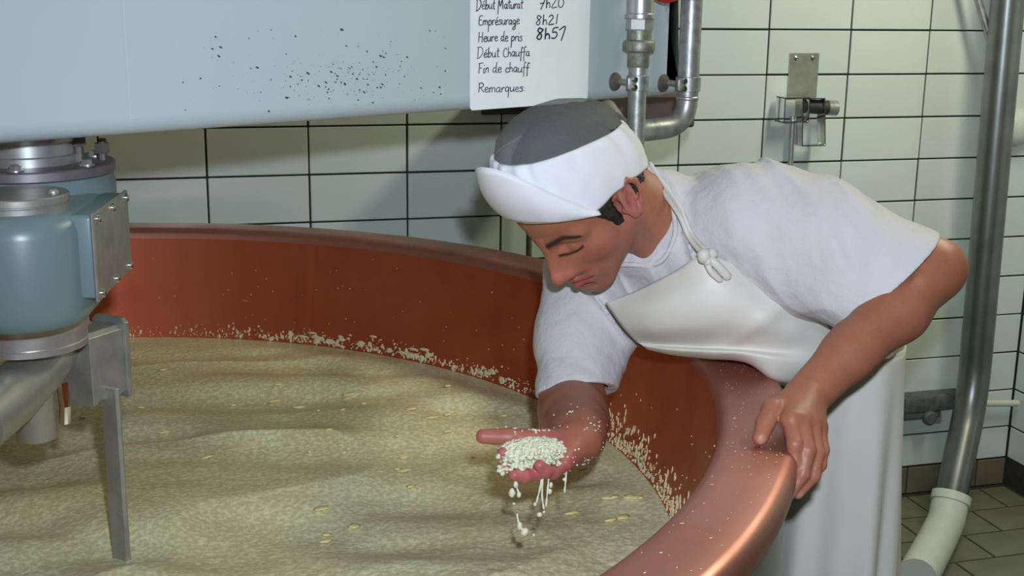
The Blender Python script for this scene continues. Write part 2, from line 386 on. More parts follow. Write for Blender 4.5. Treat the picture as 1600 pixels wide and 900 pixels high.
# crumbs drying on the rim
parts = []
for k in range(150):
    th = rr.choice([rr.gauss(-.30, .12), rr.gauss(-.55, .06), rr.gauss(-.15, .05), rr.gauss(-.75, .10)]); r = 1.145+rr.random()**1.5*.075
    parts.append(blob((VX+r*math.cos(th), VY+r*math.sin(th), RZ+.002), (rr.uniform(.0006, .0042)*rr.random(), .0007*rr.random()+.0003, .0004), 6, 3, .4, rr, th+rr.gauss(1.0, .5)))
tag(obj('curd_crumbs', vf_join(*parts), 'curd_bit', loc=(VX, VY, RZ), smooth=180, recalc=False), 'tiny crumbs of curd dried on the copper rim', 'crumbs', kind='stuff')

# ---------------------------------------------------------------- the beam over the vat
BO = Vector((-.199, 1.616, 0)); BX = Vector((.881, .474, 0)).normalized(); BY = Vector((-BX.y, BX.x, 0)); ZU = Vector((0, 0, 1))
def B(s, t, z): return BO+BX*s+BY*t+ZU*z
ZB, BT = 1.438, .24
beam = thing('stirrer_beam', tuple(B(-1.5, .12, 0)), 'pale grey painted steel beam crossing above the vat', 'beam')
def beam_body():
    r = .026; sec = []
    for k in range(7): a = math.pi/2*k/6; sec.append((r-r*math.sin(a), ZB+r-r*math.cos(a)))
    sec += [(0, 1.97), (BT, 1.97)]
    for k in range(7): a = math.pi/2*k/6; sec.append((BT-r+r*math.cos(a), ZB+r-r*math.sin(a)))
    V, Fc = [], []; n = len(sec); st = [-1.65, -.6, -.17, .2, .6, 1.0, 1.28, 1.318, 1.326]
    for i, s in enumerate(st):
        for t, z in sec:
            ss = s - (max(0, z-1.53)*.42 if i >= 7 else 0)
            tt = t if i < 8 else .012+(t/BT)*(BT-.024)
            V.append(tuple(B(ss, tt, z)))
    for i in range(len(st)-1):
        for k in range(n): k2 = (k+1) % n; Fc.append((i*n+k, i*n+k2, (i+1)*n+k2, (i+1)*n+k))
    Fc.append(tuple(range(n))); Fc.append(tuple(range((len(st)-1)*n, len(st)*n)))
    return V, Fc
obj('beam_body', beam_body(), 'beam_paint', beam, smooth=40)
obj('seam', prism([(0, 1.46), (.0035, 1.46), (.0035, 1.95), (0, 1.95)], B(.172, -.0008, 0), BX, ZU, BY, .0012), 'beam_paint', beam, bevel=.0004)
obj('post', box(tuple(B(-1.5, .12, .72)), (.16, .16, 1.44), .01, rot=Matrix.Rotation(math.atan2(BX.y, BX.x), 3, 'Z')), 'beam_paint', beam, smooth=40)
parts = []
for k in range(300):
    s = rr.gauss(.52, .055) if k < 190 else rr.uniform(.24, .72); z = rr.gauss(1.500, .016) if k < 190 else ZB+.015+rr.random()*.12
    if z < ZB+.02 or s > .755: continue
    q = .0014*rr.random()**3.5+.00035
    parts.append(blob((0, 0, 0), (q*rr.uniform(.8, 2.2), .0003, q), 6, 3, .3, rr)); V, Fc = parts[-1]
    parts[-1] = ([tuple(B(s+x, -.0002+y, z+w+x*rr.uniform(-.8, .2))) for x, y, w in V], Fc)
tag(obj('dirt_specks', vf_join(*parts), 'speck', beam, recalc=False), 'spatter of dark dirt specks', kind='stuff')
# support arm from the beam end to the wall (seen under the beam, behind the cap)
arm = thing('beam_bracket', (1.0, WY, 1.33), 'dark brown steel bracket under the right end of the beam', 'bracket')
obj('bracket_box', box((1.02, 2.95, 1.375), (.26, .75, .075), .006), 'dark_brown', arm)
obj('wall_plate', box((1.02, WY-.011, 1.375), (.34, .012, .16), .003), 'dark_brown', arm)
# welded seam of the copper bowl
def seam():
    V, Fc = [], []; th0 = 1.007; prof = [q for q in inner if q[1] > .74]
    for i, (r, z) in enumerate(prof):
        for k in range(7):
            a = th0+(k-3)*.0065; V.append((VX+(r-.0007*math.cos((k-3)/3*math.pi/2)-.0002)*math.cos(a), VY+(r-.0007*math.cos((k-3)/3*math.pi/2)-.0002)*math.sin(a), z))
    for i in range(len(prof)-1):
        for k in range(6): Fc.append((i*7+k, i*7+k+1, (i+1)*7+k+1, (i+1)*7+k))
    return V, Fc
obj('weld_seam', seam(), 'copper', vat, smooth=180)
# ---------------------------------------------------------------- note on the beam, with its handwriting
GL = {
 'D': (1.25, [[(.2, 0), (.22, 1.9)], [(0, 1.8), (.7, 1.85), (1.1, 1.2), (.85, .3), (.3, -.2), (0, -.1)]]),
 'e': (.78, [[(.08, .5), (.6, .62), (.5, .95), (.22, .92), (.08, .45), (.3, .03), (.72, .2)]]),
 'b': (.8, [[(.15, 1.9), (.1, 0), (.12, .5), (.45, .9), (.68, .5), (.4, .0), (.1, .12)]]),
 'u': (.85, [[(.05, .95), (.1, .2), (.35, .05), (.6, .4), (.66, .95)], [(.66, .95), (.64, .15), (.82, .05)]]),
 't': (.65, [[(.3, 1.7), (.28, .2), (.55, .05)], [(.02, 1.1), (.62, 1.2)]]),
 'M': (1.5, [[(.1, -1.0), (.2, 1.7), (.55, .5), (.95, 1.75), (1.2, 0)]]),
 'a': (.82, [[(.6, .9), (.22, .9), (.05, .4), (.25, .03), (.52, .3), (.62, .9)], [(.62, .9), (.6, .12), (.8, .05)]]),
 'r': (.62, [[(.08, .95), (.1, 0)], [(.1, .5), (.3, .9), (.58, .88)]]),
 'm': (1.1, [[(.05, .9), (.08, 0)], [(.08, .6), (.28, .92), (.45, .7), (.46, 0)], [(.46, .6), (.68, .92), (.88, .7), (.92, 0)]]),
 'p': (.8, [[(.12, .95), (.1, -1.25)], [(.1, .6), (.42, .95), (.66, .5), (.4, .02), (.12, .2)]]),
 's': (.65, [[(.55, .85), (.3, .97), (.1, .75), (.42, .5), (.5, .2), (.25, 0), (.02, .1)]]),
 'g': (.8, [[(.6, .85), (.25, .92), (.08, .5), (.3, .1), (.56, .4), (.6, .9)], [(.6, .9), (.58, -.7), (.3, -1.0), (.1, -.7), (.78, .05)]]),
 'E': (.95, [[(.85, 1.8), (.3, 1.75), (.15, 1.), (.25, .1), (.85, .1)], [(.15, .98), (.65, 1.05)]]),
 'H': (1.05, [[(.15, 1.9), (.1, 0)], [(.85, 1.9), (.78, -.1)], [(.1, .9), (.82, 1.0)]]),
 'd': (.85, [[(.55, .8), (.25, .92), (.05, .45), (.25, .03), (.55, .35)], [(.66, 1.9), (.58, .2), (.85, .05)]]),
 'i': (.38, [[(.15, .9), (.14, .1), (.32, .03)], [(.14, 1.35), (.2, 1.45)]]),
 'C': (1.0, [[(.85, 1.5), (.5, 1.85), (.15, 1.1), (.25, .3), (.6, .0), (.95, .25)]]),
 'c': (.7, [[(.62, .8), (.35, .95), (.08, .5), (.3, .03), (.68, .2)]]),
 'h': (.75, [[(.12, 1.9), (.1, 0)], [(.1, .5), (.35, .92), (.55, .6), (.58, 0)]]),
 'f': (.6, [[(.6, 1.7), (.4, 1.9), (.25, 1.4), (.22, -.9)], [(.0, .85), (.55, .92)]]),
 'F': (.8, [[(.2, 1.9), (.12, 0)], [(.0, 1.8), (.8, 1.95)], [(.15, .95), (.6, 1.02)]]),
 'n': (.72, [[(.08, .9), (.1, 0)], [(.1, .55), (.35, .92), (.52, .7), (.55, 0)]]),
 'R': (1.0, [[(.2, 1.85), (.12, 0)], [(.05, 1.75), (.6, 1.9), (.85, 1.4), (.5, 1.), (.15, .9)], [(.38, .95), (.95, 0)]]),
 'q': (.8, [[(.6, .9), (.22, .9), (.05, .4), (.25, .03), (.52, .3), (.62, .9)], [(.62, .9), (.58, -1.15)]]),
 ':': (.4, [[(.15, .12), (.19, .18)], [(.15, .75), (.19, .82)]]), ' ': (.55, []),
 '7': (1.0, [[(.05, 1.7), (.85, 1.85), (.3, -.2)], [(.15, .85), (.75, 1.)]]),
 '2': (.95, [[(.1, 1.5), (.42, 1.85), (.7, 1.4), (.1, .05), (.85, .1)]]),
 '0': (1.0, [[(.5, 1.8), (.12, 1.2), (.2, .2), (.6, .05), (.88, .9), (.5, 1.8)]]),
 '8': (.95, [[(.7, 1.6), (.35, 1.85), (.2, 1.4), (.62, .7), (.45, .02), (.12, .4), (.7, 1.4), (.7, 1.65)]]),
 '1': (.6, [[(.35, 1.85), (.22, 0)]]),
 '5': (.9, [[(.78, 1.85), (.28, 1.75), (.18, 1.05), (.55, 1.1), (.68, .5), (.4, .02), (.05, .15)]]),
 '/': (.9, [[(.0, 1.45), (.7, 2.0), (.3, -.3)]]),
}
note = thing('process_note', tuple(B(.915, -.002, ZB)), 'white paper note with handwritten times stuck on the grey beam', 'note')
def note_sheet():
    s0, s1, z0, z1, r = .772, 1.056, ZB+.001, 1.78, .012; P = [(s0, z1), (s0, z0+.004), (s0+.004, z0)]
    for k in range(7): a = -math.pi/2+math.pi/2*k/6; P.append((s1-r+r*math.cos(a), z0+r+r*math.sin(a)))
    P.append((s1, z1)); return prism(P, B(0, -.0022, 0), BX, ZU, BY, .0018)
obj('sheet', note_sheet(), 'paper', note)
def write(txt, s0, z0, s1, z1, size, w):
    tot = sum(GL[c if c != 'é' else 'e'][0] for c in txt); kx = (s1-s0)/tot; x = 0; parts = []
    rn = random.Random(len(txt)*7+int(s0*1000))
    for c in txt:
        adv, st = GL['e' if c == 'é' else c]; st = list(st)
        if c == 'é': st = st+[[(.3, 1.25), (.6, 1.6)]]
        jy = rn.uniform(-.06, .06); sc = rn.uniform(.95, 1.06)
        for line in st:
            pts = smooth_path([(px*kx, py, 0) for px, py in line], 4) if len(line) > 2 else [Vector((px*kx, py, 0)) for px, py in line]
            P = []
            for q in pts:
                t = (x*kx+q.x)/(s1-s0); P.append(B(s0+x*kx+q.x+q.y*size*.06, -.0024, z0+(z1-z0)*t+(q.y*sc+jy)*size))
            parts.append(tube(P, w*rn.uniform(.95, 1.25), 5))
        x += adv
    return vf_join(*parts)
LN = [('Début Maturat', .7827, 1.6015, .8899, 1.6033, .0085, .00075), ('7h20', .9268, 1.6034, .9898, 1.6053, .0098, .0009), ('Emprésurage', .7879, 1.5762, .8825, 1.5772, .0085, .00075),
      ('8h21', .9194, 1.5758, .9772, 1.5772, .0088, .0009), ('Heure de pris', .7881, 1.5498, .8894, 1.5499, .0085, .00075), ('8h5/', .921, 1.5516, .9967, 1.5523, .0105, .00125),
      ('Début Chauffa', .7854, 1.5248, .9076, 1.5235, .0085, .0007), ('Fin de chauff', .7886, 1.4996, .9066, 1.4974, .0085, .0007), ('Remarques:', .7882, 1.4677, .8992, 1.4646, .0085, .0007)]
for L_ in LN: obj('handwriting', write(*L_), 'ink', note, recalc=False, smooth=180)

# ---------------------------------------------------------------- gearbox and stirrer hanging from the beam
GA = Vector((-.197, 1.735, 0)); FH = Vector((CF.x, CF.y, 0)).normalized(); RH = Vector((FH.y, -FH.x, 0))
GN, GF = Vector((-.192, 1.832, 0)), Vector((-.189, 1.645, 0))          # neck axis (rear lobe) and cap axis (front lobe)
gb = thing('stirrer_gearbox', (GN.x, GN.y, ZB), 'blue-grey painted gearbox with steel flanges hanging under the beam', 'gearbox')
gz = lambda z: (GA.x, GA.y, z)
def two_lobe(rows, n=28):
    ax = (GN-GF); L = ax.length; ax.normalize(); sd = Vector((ax.y, -ax.x, 0)); V, Fc = [], []
    for z, ins in rows:
        ra, rf = .117-ins, .086-ins; b = math.asin((ra-rf)/L); ring = []
        for k in range(n+1): t = -math.pi/2-b+(math.pi+2*b)*k/n; ring.append(GN+(ax*math.cos(t)*1-sd*math.sin(t))*ra)
        for k in range(n+1): t = math.pi/2+b+(math.pi-2*b)*k/n; ring.append(GF+(ax*math.cos(t)-sd*math.sin(t))*rf)
        V += [(q.x, q.y, z) for q in ring]
    m = 2*(n+1)
    for i in range(len(rows)-1):
        for k in range(m): k2 = (k+1) % m; Fc.append((i*m+k, i*m+k2, (i+1)*m+k2, (i+1)*m+k))
    Fc.append(tuple(range(m))); Fc.append(tuple(range((len(rows)-1)*m, len(rows)*m))); return V, Fc
obj('housing', two_lobe([(1.205, .034), (1.207, .018), (1.214, .007), (1.226, .001), (1.24, 0), (1.328, 0), (1.343, .004), (1.352, .012), (1.356, .022)]), 'gear_paint', gb, smooth=60)
obj('front_boss', lathe((GF.x, GF.y, 0), ZU, [(.080, 1.335), (.074, 1.350), (.069, 1.3535), (.066, 1.354)], 48), 'gear_paint', gb, smooth=60)
cap = obj('cap', lathe((GF.x, GF.y, 0), ZU, [(.062, 1.353), (.0635, 1.355), (.0635, 1.3625), (.0620, 1.3635), (.0620, 1.365), (.0645, 1.366), (.0645, 1.3735), (.063, 1.375), (.0, 1.3755)], 56, caps=False), 'brushed', gb, smooth=35)
q = GF+RH*.045+FH*.005; obj('bolt', lathe((q.x, q.y, 0), ZU, [(.0075, 1.375), (.0075, 1.378), (.005, 1.380)], 14), 'steel', cap)
obj('rear_boss', lathe((GN.x, GN.y, 0), ZU, [(.117, 1.34), (.117, 1.362), (.112, 1.375)], 64), 'gear_paint', gb, smooth=50)
obj('flange', lathe((GN.x, GN.y, 0), ZU, [(.10, 1.3745), (.115, 1.375), (.118, 1.377), (.118, 1.388), (.116, 1.390), (.05, 1.390)], 64), 'stained_flange', gb, smooth=40)
obj('neck_ring', lathe((GN.x, GN.y, 0), ZU, [(.069, 1.390), (.069, 1.401), (.065, 1.403), (.065, 1.419), (.069, 1.421), (.069, 1.431), (.06, 1.433), (.06, ZB)], 64), 'steel', gb, smooth=35)
for k in range(6):
    a = .30+k*math.pi/3; q = GN+(RH*math.cos(a)-FH*math.sin(a))*.098
    obj('bolt', vf_join(lathe((q.x, q.y, 0), ZU, [(.0105, 1.389), (.0105, 1.392)], 20), lathe((q.x, q.y, 0), ZU, [(.008, 1.392), (.008, 1.398), (.006, 1.399)], 6)), 'steel', gb)
for k in range(2):
    q = GN+RH*(.070+.026*k)+FH*(.01+.02*k)
    obj('nut', vf_join(lathe((q.x, q.y, 0), ZU, [(.011, 1.412-.012*k), (.011, 1.428-.014*k)], 6), lathe((q.x, q.y, 0), ZU, [(.0065, 1.39), (.0065, 1.436-.016*k)], 12)), 'dull_iron', gb)
# side inspection cover
pt = Vector((.183, .983, 0)).normalized(); pn = Vector((pt.y, -pt.x, 0)); pc = Vector((-.085, 1.690, 0))+pn*.006; PZ = 1.297
rotp = Matrix((pt, pn, ZU)).transposed()
obj('side_boss', box((pc-pn*.018)[:2]+(PZ,), (.186, .034, .108), .006, 3, rot=rotp), 'gear_paint', gb, smooth=40)
cov = obj('cover_plate', box(pc[:2]+(PZ,), (.196, .005, .114), .0018, 1, rot=rotp), 'brushed', gb)
for i in (-1, 0, 1):
    for j in (-1, 1):
        q = pc+pt*i*.082+pn*.002+ZU*(PZ+j*.048)
        obj('bolt', lathe(tuple(q), pn, [(.0060, 0), (.0060, .0035), (.004, .005)], 12), 'chrome', cov, smooth=40)
obj('lower_ring', lathe(gz(0), ZU, [(.070, 1.150), (.0765, 1.152), (.0765, 1.160), (.075, 1.1615), (.0765, 1.163), (.0765, 1.176), (.079, 1.177), (.079, 1.196), (.085, 1.207)], 64), 'steel', gb, smooth=30)
obj('shaft', lathe(gz(0), ZU, [(.016, 1.07), (.016, 1.150)], 24), 'steel', gb, smooth=40)

st = thing('curd_stirrer', (GA.x, GA.y, 1.11), 'steel stirrer arm with a flat paddle blade dipping into the curd', 'stirrer')
a_end = Vector((-.140, 1.890, 1.126)); a_c = Vector((GA.x, GA.y-.005, 1.108)); adir = (a_end-a_c).normalized()
a0 = a_c-adir*.17+Vector((0, 0, .004))
obj('arm', tube([a0, a_c-adir*.08, a_c, a_c+adir*.03, a_c+(a_end-a_c)*.72, a_end], [.040, .040, .0375, .036, .0235, .022], 28), 'brushed', st, smooth=40)
obj('screw', lathe(tuple(a_c+adir*.03-FH*.03+RH*.018), -FH, [(.006, 0), (.006, .006), (.004, .008)], 12), 'chrome', st)
obj('hub_socket', lathe(gz(0), ZU, [(.026, 1.016), (.0275, 1.018), (.0275, 1.10)], 40), 'brushed', st, smooth=40)
obj('braid', tube([GA+RH*.036+FH*.01+ZU*1.095, GA+RH*.038+FH*.01+ZU*1.06, GA+RH*.036+FH*.01+ZU*1.035], .008, 10), 'chrome', st)
dd = (RH*.43+FH*.9).normalized(); dw = (RH*.9-FH*.43).normalized(); c0 = Vector((-.167, 1.823, 1.037))
def bracket_plate(off, w, h, x0=0., z0=0., t=.010, ch=.007):
    P = [(x0+ch, z0), (x0+w-ch*.4, z0), (x0+w, z0+ch*.4), (x0+w, z0+h-ch), (x0+w-ch, z0+h), (x0+ch, z0+h), (x0, z0+h-ch), (x0, z0+ch)]
    return prism(P, c0+dd*off, dw, ZU, dd, t)
br = obj('clamp_block', bracket_plate(.010, .050, .106, x0=.006, z0=.003, t=.058), 'brushed', st, bevel=.001)
obj('front_plate', bracket_plate(0, .058, .110, t=.010), 'brushed', br, bevel=.0008)
obj('rear_plate', bracket_plate(.068, .064, .122, x0=-.002, z0=-.004, t=.008), 'brushed', br, bevel=.0008)
bl = c0+dw*.046+dd*.028
obj('blade', prism([(0, 0), (.027, 0), (.031, .003), (.031, .0065), (.004, .0065), (0, .004)], bl+ZU*(.70-c0.z), dw, dd, ZU, .36), 'brushed', st, bevel=.0005)

# ---------------------------------------------------------------- pipes and valve on the beam end
def P1(s, t, z): return B(s, t, z)
vp = thing('valve_pipe', tuple(P1(1.155, -.045, 0)), 'thin galvanised pipe with a valve union running down behind the cap', 'pipe')
ps, ptt = 1.146, -.042
obj('pipe', tube(fillet([P1(ps, ptt, 1.50), P1(ps, ptt, 1.14), P1(ps+.14, ptt, 1.10), P1(ps+.14, ptt, .002)], .05), .0165, 20), 'galv', vp, smooth=60)
obj('union', lathe(tuple(P1(ps, ptt, 0)), ZU, [(.018, 1.500), (.020, 1.503), (.020, 1.524), (.0205, 1.526), (.0285, 1.529), (.0295, 1.532), (.0295, 1.544), (.028, 1.547), (.022, 1.549), (.0215, 1.566)], 24), 'brass', vp, smooth=35)
obj('hex_nut', lathe(tuple(P1(ps, ptt, 0)), ZU, [(.0235, 1.566), (.0245, 1.568), (.0245, 1.585), (.0235, 1.587)], 6), 'steel', vp)
obj('valve_body', lathe(tuple(P1(ps, ptt, 0)), ZU, [(.027, 1.587), (.027, 1.594), (.0245, 1.596), (.0245, 1.640), (.03, 1.645), (.03, 1.68), (.022, 1.69), (.0165, 1.69), (.0165, 1.97)], 28), 'steel', vp, smooth=35)
obj('valve_stem', tube([P1(ps, ptt, 1.635), P1(ps+.03, ptt-.01, 1.635)], .009, 12), 'steel', vp)
obj('lever_handle', tube(smooth_path([P1(ps+.028, ptt-.012, 1.632), P1(ps+.05, ptt-.016, 1.624), P1(ps+.085, ptt-.022, 1.631), P1(ps+.125, ptt-.02, 1.630), P1(ps+.15, ptt-.015, 1.629)], 6), [.006]+[.0105]*23+[.008], 14), 'red_handle', vp, smooth=60)
def clamp(s, t, z, r, par):
    o = obj('pipe_clamp', vf_join(lathe(tuple(P1(s, t, 0)), ZU, [(r+.001, z-.014), (r+.0035, z-.013), (r+.0035, z+.013), (r+.001, z+.014)], 28), box(tuple(P1(s-r-.006, t-.004, z)), (.016, .012, .022), .002), tube([P1(s-r*.4, t, z), P1(s-r*.4, .0, z)], .006, 10)), 'galv', par, smooth=40)
    for dz in (-.007, .007): obj('screw', lathe(tuple(P1(s-r-.008, t-.011, z+dz)), -BY, [(.0055, 0), (.0055, .006), (.003, .007)], 10), 'chrome', o)
    obj('rosette', lathe(tuple(P1(s-r*.9, .001, z)), -BY, [(.0175, 0), (.0165, .003), (.008, .006)], 20), 'dull_iron', o)
clamp(ps, ptt, 1.472, .0165, vp)
bp_ = thing('elbow_pipe', tuple(P1(1.29, -.045, 1.35)), 'thicker steel pipe with a bend below the red valve handle', 'pipe')
qs = 1.290
bd = (P1(1.10, .09, 1.379)-P1(qs, -.045, 1.385))
obj('pipe', tube(fillet([P1(qs, -.045, 1.97), P1(qs, -.045, 1.385), P1(qs-.135, -.005, 1.377), P1(qs-.135, -.005, 1.377)+FH*.25, P1(qs-.135, -.005, 1.377)+FH*.62+ZU*.01], .052, 9), .0205, 24), 'galv', bp_, smooth=60)
obj('weld_collar', lathe(tuple(P1(qs, -.045, 0)), ZU, [(.0208, 1.434), (.022, 1.436), (.022, 1.439), (.0208, 1.441)], 28), 'steel', bp_, smooth=60)
clamp(qs, -.045, 1.464, .0205, bp_)
tag(obj('wall_conduit', tube([(.977, 3.30, .0), (.977, 3.30, 1.335)], .0085, 14), 'dull_iron', loc=(.977, 3.30, 0), smooth=60), 'thin dark conduit running down the tiles behind the vat', 'conduit')

# ---------------------------------------------------------------- wall holder with hose gun clip
hk = thing('wall_holder', (1.845, WY, 1.1), 'steel plate and bent metal clips screwed to the tiled wall', 'holder')
obj('plate', box((1.845, WY-.0075, 1.398), (.098, .003, .135), .001), 'brushed', hk)
for sx in (-.028, .028): obj('screw', lathe((1.845+sx, WY-.009, 1.45), (0, -1, 0), [(.0085, 0), (.007, .003), (.002, .005)], 14), 'chrome', hk)
def strap_loop(pts, depth, y, w=.0035):
    ring = []; n = len(pts)
    for i in range(n):
        a = Vector((pts[i][0], 0, pts[i][1])); b = Vector((pts[(i+1) % n][0], 0, pts[(i+1) % n][1])); d = (b-a); L = d.length; d.normalize(); nn = Vector((-d.z, 0, d.x))
        M = Matrix((d, Vector((0, 1, 0)), nn)).transposed()
        ring.append(box(tuple((a+b)/2+Vector((0, y, 0))), (L+w, depth, w), .0006, 1, rot=M))
    return vf_join(*ring)
obj('square_clip', strap_loop([(1.752, 1.338), (1.832, 1.338), (1.832, 1.268), (1.752, 1.268)], .055, WY-.055), 'chrome', hk)
obj('hook_clip', strap_loop([(1.808, 1.336), (1.880, 1.336), (1.892, 1.198), (1.816, 1.198)], .045, WY-.062), 'chrome', hk)
obj('pin', tube([(1.828, WY-.05, 1.312), (1.905, WY-.06, 1.307)], .021, 20), 'black_rubber', hk, smooth=50)
obj('pin_cap', tube([(1.903, WY-.06, 1.307), (1.933, WY-.062, 1.305)], .0225, 20), 'galv', hk, smooth=50)
obj('rod', tube([(1.808, WY-.03, 1.28), (1.812, WY-.03, .95)], .0085, 12), 'steel', hk, smooth=60)

# ---------------------------------------------------------------- big pipe in the corner, strut, fittings
bp2 = thing('drain_pipe', (2.43, 3.2, 0), 'thick dark steel pipe with a white sleeve at the foot, in the corner', 'pipe')
elb = fillet([(2.392, 3.20, 2.70), (2.434, 3.20, .40), (2.283, 3.055, .115)], .12, 10)
obj('steel_pipe', tube(elb, .0485, 32), 'big_pipe', bp2, smooth=60)
d_ = (Vector((2.283, 3.055, .115))-Vector((2.434, 3.20, .40))).normalized(); e_ = Vector((2.283, 3.055, .115))
obj('plastic_sleeve', lathe(tuple(e_-d_*.02), d_, [(.052, 0), (.060, .002), (.060, .028), (.056, .030), (.055, .075)], 32), 'white_plastic', bp2, smooth=40)
obj('plastic_elbow', tube(fillet([e_+d_*.03, e_+d_*.07, (2.13, 2.90, .058), (1.95, 2.72, .058)], .05), .0555, 28), 'white_plastic', bp2, smooth=60)
for zz in (1.75, .62): obj('pipe_bracket', vf_join(lathe((2.392+(2.7-zz)*.01826, 3.20, 0), ZU, [(.050, zz-.012), (.0525, zz-.011), (.0525, zz+.011), (.050, zz+.012)], 28), box((2.41, 3.30, zz), (.02, .14, .02), .002)), 'galv', bp2) if zz > 1 else None
tag(obj('pipe_strut', tube([(2.28, 3.30, 1.84), (2.425, 3.235, 1.44)], .0115, 12), 'galv', loc=(2.45, 3.24, 1.43), smooth=60), 'thin slanting strut behind the top of the corner pipe', 'strut')
tag(obj('wall_fitting', lathe((2.60, WY-.008, 1.235), (0, -1, 0), [(.062, 0), (.062, .02), (.055, .04), (.03, .055), (.001, .058)], 28), 'white_plastic', loc=(2.60, WY-.008, 1.235), smooth=40), 'round white fitting on the wall behind the corner pipe', 'wall fitting')
dv = thing('waste_valve', (2.37, WY, .25), 'dark grey grimy valve block on the wall near the floor', 'valve')
obj('block', box((2.372, WY-.040, .342), (.232, .07, .052), .008), 'grey_plastic', dv, smooth=40)
obj('lower_block', box((2.33, WY-.040, .305), (.14, .055, .035), .01), 'grey_plastic', dv, smooth=40)
obj('knob', lathe((2.35, WY-.07, .297), (0, -1, 0), [(.024, 0), (.024, .012), (.018, .018)], 18), 'grey_plastic', dv, smooth=40)
obj('outlet', tube([(2.405, WY-.03, .31), (2.415, WY-.03, .262)], .014, 14), 'galv', dv, smooth=60)
tag(obj('water_pipe', tube([(2.488, 3.325, .325), (WX-.012, 3.325, .308)], .0115, 14), 'white_plastic', loc=(2.49, 3.325, .32), smooth=60), 'thin white pipe running to the corner behind the thick pipe', 'pipe')
